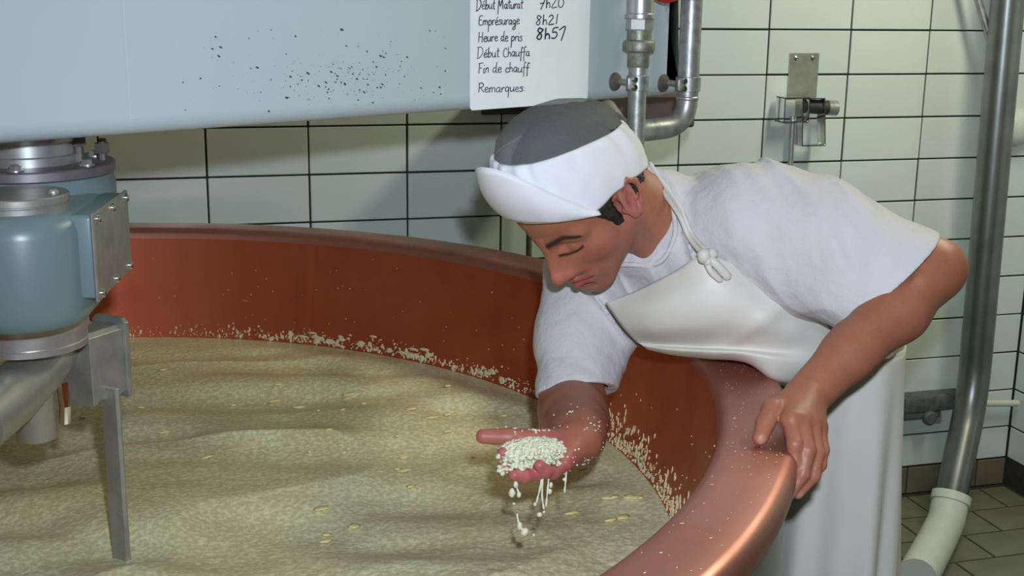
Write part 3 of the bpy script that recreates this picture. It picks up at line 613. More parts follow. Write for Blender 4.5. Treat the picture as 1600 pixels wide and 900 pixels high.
# ---------------------------------------------------------------- implicit-surface modelling (for the person and the clothes)
def A3(v): return np.array(v, dtype=np.float64)
def at(px, py, depth):
    """a point given by its direction from the viewpoint and its distance: used only to lay out the joints of the pose"""
    v = CAM_P + (CF + CR*((px-800)/1919.32) + CU*((450-py)/1919.32))*depth
    return A3(v)
class Field:
    def __init__(s): s.ops = []
    def add(s, kind, fn, c, rad, k=.01): s.ops.append((kind, fn, A3(c), float(rad), k)); return s
    def cone(s, a, b, ra, rb, k=.01, kind='u'):
        a, b = A3(a), A3(b); ab = b-a; L2 = ab@ab+1e-12
        def fn(P):
            t = np.clip(((P-a)@ab)/L2, 0, 1); q = P-a-t[:, None]*ab
            return np.sqrt((q*q).sum(1))-(ra+(rb-ra)*t)
        return s.add(kind, fn, (a+b)/2, np.sqrt(L2)/2+max(ra, rb), k)
    def chain(s, pts, rad, k=.01, kind='u'):
        for i in range(len(pts)-1): s.cone(pts[i], pts[i+1], rad[i], rad[i+1], k, kind)
        return s
    def ell(s, c, r, M=None, k=.01, kind='u'):
        c, r = A3(c), A3(r); M = np.eye(3) if M is None else np.asarray(M)
        def fn(P):
            q = (P-c)@M; k0 = np.sqrt(((q/r)**2).sum(1)); k1 = np.sqrt(((q/(r*r))**2).sum(1))+1e-9
            return k0*(k0-1)/k1
        return s.add(kind, fn, c, r.max(), k)
    def raw(s, kind, fn, c, rad, k=.005): return s.add(kind, fn, c, rad, k)
    def near(s, c, hd, band=.012):
        if getattr(s, '_n', 0) != len(s.ops):
            s._n = len(s.ops); s._c = np.array([o[2] for o in s.ops]); s._r = np.array([o[3]+o[4] if o[0] != 'i' else 1e3 for o in s.ops])
        m = np.sqrt(((s._c-c)**2).sum(1)) < s._r+hd+band
        return [s.ops[i] for i in np.flatnonzero(m)]
    @staticmethod
    def run(ops, P):
        d = np.full(len(P), .5)
        for kind, fn, c, r, k in ops:
            e = fn(P)
            if kind == 'u':
                h = np.maximum(k-np.abs(d-e), 0)/k; d = np.minimum(d, e)-h*h*k*.25
            elif kind == 's':
                e = -e; h = np.maximum(k-np.abs(d-e), 0)/k; d = np.maximum(d, e)+h*h*k*.25
            elif kind == 'i':
                h = np.maximum(k-np.abs(d-e), 0)/k; d = np.maximum(d, e)+h*h*k*.25
            else: d = d+e      # 'd': displacement
        return d
    def eval(s, P, size=.06):
        out = np.full(len(P), .5); key = np.floor(P/size).astype(np.int64); kk = (key[:, 0]*4096+key[:, 1])*4096+key[:, 2]
        order = np.argsort(kk, kind='stable'); ks = kk[order]; cut = np.flatnonzero(np.diff(ks))+1
        for g in np.split(order, cut):
            c = (key[g[0]]+.5)*size; ops = s.near(c, size*.87)
            if any(o[0] == 'u' for o in ops): out[g] = s.run(ops, P[g])
        return out
    def grad(s, P, e=.0008):
        g = np.zeros_like(P); T = A3([(1, -1, -1), (-1, -1, 1), (-1, 1, -1), (1, 1, 1)])
        acc = np.zeros(len(P))
        for t in T:
            v = s.eval(P+t*e); g += v[:, None]*t; acc += v
        n = np.linalg.norm(g, axis=1, keepdims=True)+1e-12
        return g/n, acc/4
    def mesh(s, lo, hi, h, subdiv=0, proj=2):
        lo, hi = A3(lo), A3(hi); n = np.ceil((hi-lo)/h).astype(int)+1; Dn = np.full(n, .5, np.float32); bs = 18
        for i in range(0, n[0], bs):
            for j in range(0, n[1], bs):
                for k in range(0, n[2], bs):
                    m = np.minimum([bs, bs, bs], n-[i, j, k]); c = lo+(A3([i, j, k])+m/2)*h
                    ops = s.near(c, bs*h*.87)
                    if not any(o[0] == 'u' for o in ops): continue
                    I = np.stack(np.meshgrid(np.arange(i, i+m[0]), np.arange(j, j+m[1]), np.arange(k, k+m[2]), indexing='ij'), -1).reshape(-1, 3)
                    Dn[i:i+m[0], j:j+m[1], k:k+m[2]] = s.run(ops, lo+I*h).reshape(m)
        sg = Dn < 0
        cnt = np.zeros(n-1, np.int8); sl = [slice(0, -1), slice(1, None)]
        for a in (0, 1):
            for b in (0, 1):
                for c in (0, 1): cnt += sg[sl[a], sl[b], sl[c]]
        act = (cnt > 0) & (cnt < 8); cells = np.argwhere(act); vid = -np.ones(n-1, np.int64); vid[act] = np.arange(len(cells))
        acc = np.zeros((len(cells), 3)); w = np.zeros(len(cells))
        for ax in range(3):
            o1, o2 = [q for q in range(3) if q != ax]
            for a in (0, 1):
                for b in (0, 1):
                    off = np.zeros(3, int); off[o1] = a; off[o2] = b; e = np.zeros(3, int); e[ax] = 1
                    p = cells+off; q = p+e; d0 = Dn[p[:, 0], p[:, 1], p[:, 2]]; d1 = Dn[q[:, 0], q[:, 1], q[:, 2]]
                    x = (d0 < 0) != (d1 < 0); t = d0[x]/(d0[x]-d1[x]); pt = p[x].astype(float); pt[:, ax] += t
                    acc[x] += pt; w[x] += 1
        V = lo+acc/w[:, None]*h; Fq = []
        for ax in range(3):
            o1, o2 = [q for q in range(3) if q != ax]
            s0 = [slice(1, -1)]*3; s1 = [slice(1, -1)]*3; s0[ax] = slice(0, -1); s1[ax] = slice(1, None)
            A, Bq = sg[tuple(s0)], sg[tuple(s1)]; E = np.argwhere(A != Bq); base = E.copy(); base[:, o1] += 1; base[:, o2] += 1
            fl = A[E[:, 0], E[:, 1], E[:, 2]]
            e1 = np.zeros(3, int); e1[o1] = 1; e2 = np.zeros(3, int); e2[o2] = 1
            g = lambda q: vid[q[:, 0], q[:, 1], q[:, 2]]
            Q = np.stack([g(base-e1-e2), g(base-e2), g(base), g(base-e1)], -1)
            if ax == 1: fl = ~fl
            Q[~fl] = Q[~fl][:, ::-1]; Fq.append(Q)
        Fq = np.concatenate(Fq); Fq = Fq[(Fq >= 0).all(1)]
        for lvl in range(subdiv+1):
            for _ in range(proj):
                g, d = s.grad(V); V = V-g*np.clip(d, -h*.5, h*.5)[:, None]
            if lvl < subdiv: V, Fq = quad_subdivide(V, Fq)
        return V, Fq
def quad_subdivide(V, Fq):
    n = len(V); e = np.concatenate([np.sort(Fq[:, [i, (i+1) % 4]], 1) for i in range(4)]); key = e[:, 0]*n+e[:, 1]
    u, inv = np.unique(key, return_inverse=True); mid = (V[u//n]+V[u % n])/2; cen = V[Fq].mean(1)
    m = inv.reshape(4, -1)+n; c = n+len(u)+np.arange(len(Fq)); out = []
    for i in range(4): out.append(np.stack([Fq[:, i], m[i], c, m[i-1]], -1))
    return np.concatenate([V, mid, cen]), np.concatenate(out)
def set_colours(o, col):
    a = o.data.attributes.new('tint', 'FLOAT_COLOR', 'POINT'); a.data.foreach_set('color', np.c_[col, np.ones(len(col))].astype(np.float32).ravel())
def hash_noise(P, f, seed):
    a = vnoise(P[:, 0]+P[:, 2]*.37, P[:, 1]-P[:, 2]*.61, f, seed); b = vnoise(P[:, 2]+P[:, 1]*.29, P[:, 0]-P[:, 1]*.53, f, seed+50)
    return (a+b)*.7

# ---------------------------------------------------------------- the cheesemaker: pose
HT = A3((.6086, 1.7575, 1.3152)); HM = np.stack([A3((-.6087, -.348, -.713)), A3((.4666, -.8839, .033)), A3((-.6417, -.3126, .7003))], 1)
hl = lambda f, l, u: HT+HM@A3((f, l, u))
SHL, ELL, WRL = at(1200, 338, 1.88), at(1452, 424, 1.80), at(1258, 622, 1.685)
SHR, ELR, WRR = at(905, 440, 2.13), at(894, 640, 1.97), at(905, 690, 1.775)
NECK = A3((.742, 1.792, 1.268))
SPINE = [A3((1.075, 1.815, 1.00)), A3((1.02, 1.81, 1.135)), A3((.90, 1.805, 1.205)), A3((.80, 1.815, 1.225))]
LAT = (SHR-SHL)/np.linalg.norm(SHR-SHL)
def torso(f, grow, k=.05):
    lat = [A3((0, 1, 0)), A3((-.15, .97, -.1)), A3((-.35, .86, -.3)), LAT]; wid = [.075, .072, .095, .10]; rad = [.098, .098, .108, .092]
    for i in range(3):
        for s_ in (-1, 0, 1): f.cone(SPINE[i]+lat[i]*s_*wid[i], SPINE[i+1]+lat[i+1]*s_*wid[i+1], rad[i]+grow, rad[i+1]+grow, k)
    f.cone(SPINE[3]+LAT*.05, SHR*.8+SPINE[3]*.2, .085+grow, .062+grow, k); f.cone(SPINE[3]-LAT*.05, SHL*.85+SPINE[3]*.15, .085+grow, .066+grow, k)
    f.cone(SPINE[3]+A3((.02, 0, .02)), NECK+A3((.02, .0, -.02)), .075+grow, .052+grow, k)

skin = Field()
torso(skin, -.012)
# arms
skin.chain([SHL, SHL*.45+ELL*.55, ELL], [.056, .052, .0445], .03)
fd = (WRL-ELL)/np.linalg.norm(WRL-ELL); sd = np.cross(fd, A3(CF)); sd /= np.linalg.norm(sd)
skin.cone(ELL, ELL+(WRL-ELL)*.30+sd*.004, .0440, .0455, .02); skin.cone(ELL+(WRL-ELL)*.30+sd*.004, ELL+(WRL-ELL)*.66, .0455, .0345, .02)
skin.cone(ELL+(WRL-ELL)*.62+sd*.005, WRL+sd*.008, .030, .0225, .02); skin.cone(ELL+(WRL-ELL)*.62-sd*.005, WRL-sd*.008, .030, .0225, .02)
skin.ell(ELL+A3(CR)*.008-A3(CU)*.0+fd*-.012, (.036, .036, .036), k=.02)
skin.chain([SHR, SHR*.45+ELR*.55, ELR], [.056, .052, .046], .03)
skin.cone(ELR, ELR+(WRR-ELR)*.35, .047, .0455, .04); skin.cone(ELR+(WRR-ELR)*.35, ELR+(WRR-ELR)*.8, .0455, .034, .04)
sr = A3(CR)*.8+A3(CU)*.1
skin.cone(ELR+(WRR-ELR)*.65+sr*.006, WRR+sr*.008, .034, .0245, .03); skin.cone(ELR+(WRR-ELR)*.65-sr*.006, WRR-sr*.008, .034, .0245, .03)
# left hand gripping the rim
LH = dict(index=[at(1236, 655, 1.620), at(1242, 694, 1.598), at(1242, 722, 1.598), at(1238, 744, 1.602)],
          middle=[at(1252, 657, 1.622), at(1262, 704, 1.600), at(1254, 741, 1.596), at(1231, 775, 1.597)],
          ring=[at(1267, 661, 1.630), at(1277, 708, 1.609), at(1271, 743, 1.604), at(1247, 771, 1.603)],
          pinky=[at(1279, 668, 1.642), at(1285, 703, 1.626), at(1282, 726, 1.620), at(1268, 746, 1.616)],
          thumb=[at(1231, 633, 1.662), at(1207, 639, 1.640), at(1196, 661, 1.624), at(1188, 684, 1.610)])
for nm in ('index', 'middle', 'ring', 'pinky'):
    skin.cone(WRL*.85+LH[nm][0]*.15, LH[nm][0], .020, .0125, .014)
skin.cone(WRL, LH['thumb'][0], .021, .019, .012); skin.cone(LH['thumb'][0], LH['index'][0], .016, .011, .012)
for nm, rr_ in (('index', (.0122, .0100, .0090, .0078)), ('middle', (.0125, .0102, .0092, .0080)), ('ring', (.0120, .0098, .0088, .0076)), ('pinky', (.0110, .0088, .0078, .0068)), ('thumb', (.0165, .0140, .0125, .0105))):
    skin.chain(LH[nm], rr_, .0045)
# right hand, palm up, holding the curd
RHD = dict(index=[at(856, 700, 1.745), at(822, 716, 1.715), at(800, 718, 1.695), at(786, 708, 1.685)],
           middle=[at(862, 710, 1.728), at(826, 730, 1.692), at(802, 736, 1.672), at(786, 731, 1.662)],
           ring=[at(870, 719, 1.715), at(842, 738, 1.680), at(820, 744, 1.662), at(804, 742, 1.654)],
           pinky=[at(880, 725, 1.708), at(864, 738, 1.684), at(852, 736, 1.670), at(843, 727, 1.662)],
           thumb=[at(884, 696, 1.760), at(850, 687, 1.762), at(797, 683, 1.752), at(755, 682, 1.745)])
for nm in ('index', 'middle', 'ring', 'pinky'):
    skin.cone(WRR*.9+RHD[nm][0]*.1, RHD[nm][0], .021, .0125, .014)
skin.cone(WRR, RHD['thumb'][0], .022, .020, .012); skin.cone(RHD['thumb'][0], RHD['thumb'][1], .019, .0155, .012)
for nm, rr_ in (('index', (.0125, .0105, .0095, .0082)), ('middle', (.0128, .0108, .0098, .0085)), ('ring', (.0125, .0104, .0095, .0082)), ('pinky', (.0115, .0098, .0092, .0080)), ('thumb', (.0185, .0150, .0128, .0105))):
    skin.chain(RHD[nm], rr_, .0035)
# neck
skin.cone(hl(-.035, 0, -.03), NECK, .058, .064, .03)
skin.cone(hl(-.05, 0, -.02), NECK+A3((.03, .02, .0)), .05, .058, .03)
skin.cone(hl(-.02, .052, -.035), NECK*.7+SPINE[3]*.3-LAT*-.0+A3((-.03, -.045, -.05)), .014, .012, .02)
# head
E = lambda c, r, k=.012, kind='u': skin.ell(hl(*c), r, HM, k, kind)
def K(a, b, ra, rb, k=.01, kind='u'): skin.cone(hl(*a), hl(*b), ra, rb, k, kind)
E((-.018, 0, .054), (.106, .079, .094), .03)
E((.040, 0, .060), (.056, .066, .062), .03)
E((.036, 0, -.012), (.054, .064, .072), .025)
for s_ in (-1, 1):
    K((-.004, s_*.054, -.030), (.060, s_*.020, -.092), .021, .019, .03)
    E((.046, s_*.047, -.014), (.024, .020, .022), .025)
    K((.089, s_*.010, .028), (.066, s_*.050, .030), .0105, .011, .014)
E((.066, 0, -.064), (.029, .034, .030), .02)
E((.071, 0, -.099), (.019, .023, .017), .018)
for s_ in (-1, 1):
    E((.101, s_*.033, .010), (.020, .017, .013), .014, 's')
    E((.0715, s_*.033, .0085), (.0150, .0165, .0145), .004)
    E((.0815, s_*.018, .0055), (.009, .008, .008), .010)
    K((.086, s_*.006, .014), (.099, s_*.0095, -.030), .0085, .0095, .014)
    K((.078, s_*.022, -.012), (.088, s_*.018, -.036), .012, .010, .016)
K((.091, 0, .026), (.113, 0, -.027), .0085, .0110, .014)
E((.113, 0, -.033), (.0140, .0125, .0120), .008)
for s_ in (-1, 1):
    E((.098, s_*.0138, -.037), (.0130, .0078, .0092), .006)
    E((.1045, s_*.0068, -.0480), (.0050, .0034, .0036), .004, 's')
K((.093, 0, -.0455), (.090, 0, -.055), .006, .0055, .008)
for s_ in (-1, 1):
    K((.0965, s_*.005, -.0600), (.0785, s_*.0265, -.0670), .0066, .0040, .004)
    K((.0945, 0, -.0735), (.0785, s_*.0235, -.0690), .0084, .0046, .004)
    K((.1035, 0, -.0662), (.0835, s_*.0285, -.0680), .0019, .0019, .0025, 's')
E((.086, 0, -.085), (.010, .020, .006), .008, 's')
for s_ in (-1, 1):
    out = A3((-.35, s_*.93, .05)); out /= np.linalg.norm(out); upv = A3((-.22, 0, .975)); fw = np.cross(upv, out); EM = HM@np.stack([fw/np.linalg.norm(fw), out, upv], 1)
    skin.ell(hl(-.018, s_*.0795, .005), (.0215, .0060, .0350), EM, .006)
    pts = [(.002, .0, .0), (.004, .0, .018), (-.004, .0, .033), (-.020, .0, .036), (-.031, .0, .022), (-.031, .0, .002), (-.021, .0, -.016), (-.009, .0, -.028), (.001, .0, -.026)]
    P = [hl(*(A3((-.010, s_*.0800, .002))+A3((p[0]*.92, s_*(.0045-(p[0]+.012)*.35), p[2]*.95)))) for p in pts]
    skin.chain(P, [.0030, .0036, .0040, .0042, .0042, .0040, .0040, .0052, .0045], .004)
    skin.ell(hl(-.013, s_*.089, .002), (.0095, .0065, .0150), EM, .004, 's')
    skin.ell(hl(.001, s_*.081, -.001), (.0045, .0045, .0065), HM, .004)
sv, sf = skin.mesh((.37, 1.30, .86), (1.26, 2.16, 1.50), .0036, 1, 1)
def skin_colours(V):
    L = (V-HT)@HM; f, l, u = L[:, 0], L[:, 1], L[:, 2]; n = len(V)
    c = np.tile(A3((.355, .128, .072)), (n, 1))
    face = np.exp(-np.clip(np.linalg.norm(L-A3((.06, 0, -.02)), axis=1)-.06, 0, 1)**2/.0016)
    mix = lambda c, w, t: c*(1-w[:, None])+A3(t)*w[:, None]
    g = lambda p, r: np.exp(-(((L-A3(p))/A3(r))**2).sum(1))
    c = mix(c, face*.55, (.40, .140, .085))
    for s_ in (-1, 1):
        c = mix(c, .55*g((.05, s_*.045, -.018), (.03, .022, .022)), (.46, .135, .105))
        c = mix(c, .75*g((-.015, s_*.084, .0), (.03, .014, .036)), (.50, .155, .125))
        c = mix(c, .75*g((.101, s_*.010, -.036), (.014, .012, .012)), (.50, .145, .12))
        c = mix(c, .9*g((-.011, s_*.080, .002), (.007, .010, .010)), (.38, .10, .08))
    c = mix(c, .85*g((.114, 0, -.032), (.018, .016, .018)), (.54, .140, .12))
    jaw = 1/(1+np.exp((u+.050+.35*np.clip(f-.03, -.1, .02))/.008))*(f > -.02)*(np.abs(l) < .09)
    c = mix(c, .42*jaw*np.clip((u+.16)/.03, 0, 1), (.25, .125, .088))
    c = mix(c, .5*np.exp(-((u+.054)/.005)**2)*(np.abs(l) < .026)*(f > .07), (.27, .13, .09))
    lip = ((np.abs(l) < .0285) & (f > .072)); up_e = -.0560-.14*np.abs(l); lo_e = -.0805+.38*np.abs(l)
    w = lip*1/(1+np.exp((u-up_e)/.0007))*1/(1+np.exp((lo_e-u)/.0009)); c = mix(c, .9*w, (.38, .070, .075))
    slit = lip*np.exp(-((u+.0664+.05*np.abs(l))/.0014)**2); c = mix(c, .85*slit, (.10, .02, .02))
    al = np.abs(l); by = .0300+.30*np.clip(al-.012, 0, .03)-.55*np.clip(al-.040, 0, .03)
    bw = np.exp(-((u-by)/(.0060-.09*np.clip(al-.03, 0, .03)))**2)*(al > .009)*(al < .060)*(f > .045); c = mix(c, np.clip(1.2*bw, 0, .95), (.022, .014, .010))
    ly = -.0005+16*(al-.032)**2
    lw = np.exp(-((u-ly)/.0024)**2)*(al > .015)*(al < .051)*(f > .055); c = mix(c, np.clip(1.3*lw, 0, .95), (.020, .012, .010))
    cr = np.exp(-((u-.0185)/.0012)**2)*(al > .020)*(al < .046)*(f > .05); c = mix(c, .35*cr, (.25, .10, .07))
    # wet hand in the curd, knuckles and nails of the other one
    for ch in RHD.values():
        for p in ch: c = mix(c, .75*np.exp(-((V-p)**2).sum(1)/.0007), (.46, .125, .105))
    for nm, ch in LH.items():
        for p in ch[1:]: c = mix(c, .40*np.exp(-((V-p)**2).sum(1)/.00016), (.46, .165, .11))
        ax = (ch[3]-ch[2])/np.linalg.norm(ch[3]-ch[2]); nc = ch[3]-A3(CF)*.0085+ax*.001; q = V-nc; t = q@ax; r2 = (q*q).sum(1)-t*t
        nw = 1/(1+np.exp(((t/.0062)**4+(r2/.0050**2)**2-1)*6)); c = mix(c, .6*nw, (.50, .24, .19))
    return np.clip(c*(1+.06*hash_noise(V, 60, 3)+.05*hash_noise(V, 220, 4))[:, None], 0, 1)
def vc_material(name, rough, spec=.45, sss=0., bump=0., bscale=300, bdist=.0006):
    m = mat(name, (.5, .3, .2), rough=rough, spec=spec, sss=sss, bump=bump, bscale=bscale, bdist=bdist); nt = m.node_tree
    a = nt.nodes.new('ShaderNodeAttribute'); a.attribute_name = 'tint'; nt.links.new(a.outputs['Color'], nt.nodes['Principled BSDF'].inputs['Base Color']); return m
vc_material('skin', .46, .42, sss=.10, bump=.25, bscale=420)
FEET = (1.13, 1.815, 0)
man = thing('person', FEET, 'man in white cap, white t-shirt and cream apron bending over the vat', 'person')
OFF = A3(FEET)
def person_part(name, V, Fq, m, parent=None): return np_mesh(name, V-OFF, Fq, m, parent or man)
bodyo = person_part('body', sv, sf, 'skin'); set_colours(bodyo, skin_colours(sv))
# ---------------------------------------------------------------- clothes
def patch(grid, nu=10, nv=10):
    """Catmull-Rom surface through a grid of points -> verts, quads"""
    Gd = np.asarray(grid, float)
    def interp(A, n):
        out = []; m = len(A)
        for i in range(m-1):
            p0 = A[i-1] if i > 0 else 2*A[0]-A[1]; p1, p2 = A[i], A[i+1]; p3 = A[i+2] if i+2 < m else 2*A[-1]-A[-2]
            for k in range(n):
                t = k/n; out.append(.5*((2*p1)+(p2-p0)*t+(2*p0-5*p1+4*p2-p3)*t*t+(3*p1-p0-3*p2+p3)*t**3))
        out.append(A[-1]); return np.array(out)
    S = interp(Gd, nv); S = interp(S.transpose(1, 0, 2), nu).transpose(1, 0, 2); r, c = S.shape[:2]
    I = np.arange(r*c).reshape(r, c); Fq = np.stack([I[:-1, :-1], I[:-1, 1:], I[1:, 1:], I[1:, :-1]], -1).reshape(-1, 4)
    return S.reshape(-1, 3), Fq
def solid(o, t, off=0):
    m = o.modifiers.new('thickness', 'SOLIDIFY'); m.thickness = t; m.offset = off; return o
mat('shirt', (.64, .605, .61), rough=.85, spec=.2, var=.04, scale=14, bump=.5, bscale=38, bdist=.008)
mat('cap_cloth', (.79, .78, .80), rough=.8, spec=.2, bump=.25, bscale=40, bdist=.003)
mat('vinyl', (.70, .66, .58), rough=.46, spec=.4, var=.04, scale=8, bump=.08, bscale=30, bdist=.004)
mat('trouser', (.74, .74, .74), rough=.85, spec=.2, bump=.2, bscale=40)
mat('boot', (.75, .75, .73), rough=.4)
mat('hair', (.020, .015, .012), rough=.45, var=.5, scale=120, bump=.8, bscale=260, bdist=.003)
m_ = mat('net', (.17, .175, .17), rough=.7, spec=.2, bump=.4, bscale=600)
_nt = m_.node_tree; _tr = _nt.nodes.new('ShaderNodeBsdfTransparent'); _mx = _nt.nodes.new('ShaderNodeMixShader'); _mx.inputs[0].default_value = .62
_nt.links.new(_tr.outputs[0], _mx.inputs[1]); _nt.links.new(_nt.nodes['Principled BSDF'].outputs[0], _mx.inputs[2]); _nt.links.new(_mx.outputs[0], _nt.nodes['Material Output'].inputs[0])

def snap(P, fld, off):
    P = A3([tuple(p) for p in P])
    for _ in range(8):
        g, d = fld.grad(P); P = P-g*np.clip(d-off, -.02, .02)[:, None]
    return [Vector(p) for p in P]
# t-shirt
cR, cU, cF = A3(CR), A3(CU), A3(CF)
sh = Field(); torso(sh, .006, .05)
HEML = at(1394, 432, 1.795)
sh.chain([SHL*.9+SPINE[3]*.1, at(1290, 375, 1.85), at(1415, 440, 1.80)], [.076, .075, .084], .045)
HEMR = at(897, 614, 1.985)
sh.chain([SHR*.9+SPINE[3]*.1, at(908, 525, 2.065), at(896, 640, 1.965)], [.074, .070, .062], .04)
sh.cone(at(1255, 398, 1.87), at(1352, 468, 1.80), .060, .058, .04)
hd_ = hl(-.035, 0, -.03)-NECK; hd_ /= np.linalg.norm(hd_)
sh.cone(hl(-.035, 0, -.03), NECK, .0625, .069, .03); sh.cone(hl(-.05, 0, -.02), NECK+A3((.03, .02, .0)), .0545, .063, .03); sh.cone(NECK-hd_*.03, NECK+hd_*.01, .076, .069, .03)
sh.cone(at(950, 540, 2.05), at(935, 590, 2.02), .030, .018, .05)
# folds
dirs = [(cR*.9+cU*.45, cR*-.45+cU*.9), (cR, cU)]
def folds(P):
    a = P@(cR*.92+cU*.39); b = P@(cR*-.39+cU*.92)
    w = np.clip((P@cR-(SHL@cR)+.22)/.08, 0, 1)
    rg = lambda n: (1-np.abs(n))**3-.35
    n1 = rg(vnoise(a+.012*vnoise(a, b, 9, 21), b*.20, 19, 22))*-.0095+vnoise(a, b*.22, 46, 23)*.0040
    n2 = rg(vnoise(P@(cR*.8+cU*.6)+.01*vnoise(a, b, 9, 26), P@(cR*-.6+cU*.8)*.28, 20, 24))*-.0105+vnoise(P@(cR*.6+cU*.8), P@(cR*-.8+cU*.6)*.3, 40, 25)*.0028
    # shallower near the hems
    dl = np.clip(np.abs((P-cutL)@nl)/.05, .15, 1); dr = np.clip(np.abs((P-cutR)@n2_)/.05, .25, 1)
    return w*n1*dl+(1-w)*n2*dr
nh = (cR*.70-cU*.72); nl = nh/np.linalg.norm(nh); cutL = at(1394, 432, 1.80)
n2_ = (-cU*.95+cR*.12-cF*.30); n2_ /= np.linalg.norm(n2_); cutR = at(897, 612, 1.985)
sh.raw('d', folds, (.8, 1.8, 1.2), 2., .01)
# cut each sleeve with its own hem plane (only inside a ball round the arm), then hollow it
sh.raw('s', lambda P: np.maximum(-((P-cutL)@nl), np.linalg.norm(P-(cutL+nl*.09), axis=1)-.16), cutL+nl*.09, .17, .002)
sh.raw('s', lambda P: np.maximum(-((P-cutR)@n2_), np.linalg.norm(P-(cutR+n2_*.08), axis=1)-.13), cutR+n2_*.08, .14, .002)
sh.cone(at(1375, 415, 1.815), at(1430, 440, 1.795), .056, .067, .003, 's'); sh.cone(at(902, 590, 2.005), at(896, 640, 1.965), .050, .0535, .003, 's')
# neck opening
sh.cone(at(1335, 455, 1.805), at(1372, 492, 1.785), .046, .046, .003, 's')
pl = [at(1006, 252, 1.95), at(1030, 292, 1.905), at(1055, 335, 1.88), at(1054, 378, 1.872), at(1026, 416, 1.885), at(985, 436, 1.915), at(955, 441, 1.95)]
neckl = np.array([tuple(q) for q in snap(pl, skin, .004)]); pn0 = neckl.mean(0); nrm = np.linalg.svd(neckl-pn0)[2][2]; nrm = nrm*np.sign(nrm@hd_); nbc = NECK+hd_*.08
sh.raw('s', lambda P: np.maximum(-((P-pn0)@nrm), np.linalg.norm(P-nbc, axis=1)-.112), nbc, .115, .002)
sh.raw('s', lambda P: (P[:, 2]-1.07)*1.0+np.clip(1.0-P[:, 0], 0, 1)*9, (1.1, 1.8, .92), .30, .004)
tv, tf = sh.mesh((.54, 1.42, .98), (1.27, 2.16, 1.46), .0046, 1, 1)
shirt = person_part('t_shirt', tv, tf, 'shirt')
# collar rib

obj('collar', tube(smooth_path(snap(neckl-nrm*.004, sh, .0012), 6), [.002]+[.0040]*35+[.002], 10), 'shirt', man, smooth=180)
# hair
hair = Field()
hair.ell(hl(-.018, 0, .056), (.109, .0835, .097), HM, .02); hair.cone(hl(-.045, 0, .0), hl(-.062, 0, -.045), .066, .056, .03)
for s_ in (-1, 1): hair.cone(hl(.028, s_*.066, .05), hl(.010, s_*.0668, -.012), .0145, .0095, .01)
def hairline(P):
    L = (P-HT)@HM; f, u, al = L[:, 0], L[:, 2], np.abs(L[:, 1])
    lim = np.where(u > .055, .060, np.where(u > -.016, .026+(u+.016)*.36, -.042-(u < -.045)*.0))
    lim = np.where((u < .022) & (u > -.016) & (f < 0), 9, lim)
    return (f-lim)*.8
hair.raw('i', hairline, (0, 0, 0), 9, .006)
def nape(P):
    L = (P-HT)@HM; return (-.058-L[:, 2])*.9
for s_ in (-1, 1): hair.ell(hl(-.018, s_*.086, .006), (.029, .022, .041), HM, .004, 's')
hair.raw('i', nape, (0, 0, 0), 9, .01)
def strands(P):
    L = (P-HT)@HM; return .0016*vnoise(L[:, 0]*1.6-L[:, 2]*.6, L[:, 2]*.6+L[:, 1]*.5, 150, 31)+.0012*vnoise(L[:, 0], L[:, 2]+L[:, 1], 260, 32)
hair.raw('d', strands, HT, .5, .01)
hv, hf = hair.mesh(HT-.17, HT+.17, .0036, 1, 1)
person_part('hair', hv, hf, 'hair')

# cap
phis = A3([0, 28, 48, 68, 90, 112, 135, 158, 180])
bot = A3([(.103, 0, .090), (.094, .044, .084), (.077, .064, .071), (.048, .079, .052), (.004, .0855, .042), (-.040, .0815, .022), (-.082, .064, -.008), (-.112, .036, -.032), (-.124, 0, -.040)])
top = A3([(.064, 0, .166), (.056, .034, .163), (.040, .054, .155), (.010, .069, .139), (-.028, .075, .117), (-.064, .070, .093), (-.100, .055, .070), (-.122, .030, .050), (-.131, 0, .042)])
def ring_at(tab, ph):
    ph = np.mod(ph, 360); s_ = np.where(ph > 180, -1, 1); q = np.where(ph > 180, 360-ph, ph)
    # smooth periodic interpolation
    e = np.concatenate([tab[1:3][::-1]*[1, -1, 1], tab, tab[-3:-1][::-1]*[1, -1, 1]]); x = np.concatenate([-phis[1:3][::-1], phis, 360-phis[-3:-1][::-1]])
    out = np.zeros((len(q), 3))
    i = np.clip(np.searchsorted(x, q, side='right')-1, 1, len(x)-3); t = (q-x[i])/(x[i+1]-x[i])
    for ax in range(3):
        p0, p1, p2, p3 = e[i-1, ax], e[i, ax], e[i+1, ax], e[i+2, ax]
        out[:, ax] = .5*((2*p1)+(p2-p0)*t+(2*p0-5*p1+4*p2-p3)*t*t+(3*p1-p0-3*p2+p3)*t**3)
    out[:, 1] *= s_; return out
NP_ = 144; PH = np.arange(NP_)*360/NP_; bt, tp = ring_at(bot, PH), ring_at(top, PH); axc = A3((-.02, 0, .06))
def tow(L): return HT+L@HM.T
rows_ = []
for t in np.linspace(0, 1, 19):
    P = bt*(1-t)+tp*t; rad = P-axc; rad /= np.linalg.norm(rad, axis=1, keepdims=True)
    bul = .0065*math.sin(math.pi*t)**.8+.0015*np.sin(np.radians(PH)*17+3*t)*t+.0022*vnoise(np.radians(PH)*2.2, np.full(NP_, t), 2.5, 41)
    rows_.append(P+rad*(bul+.001)[:, None] if not np.isscalar(bul) else P+rad*bul)
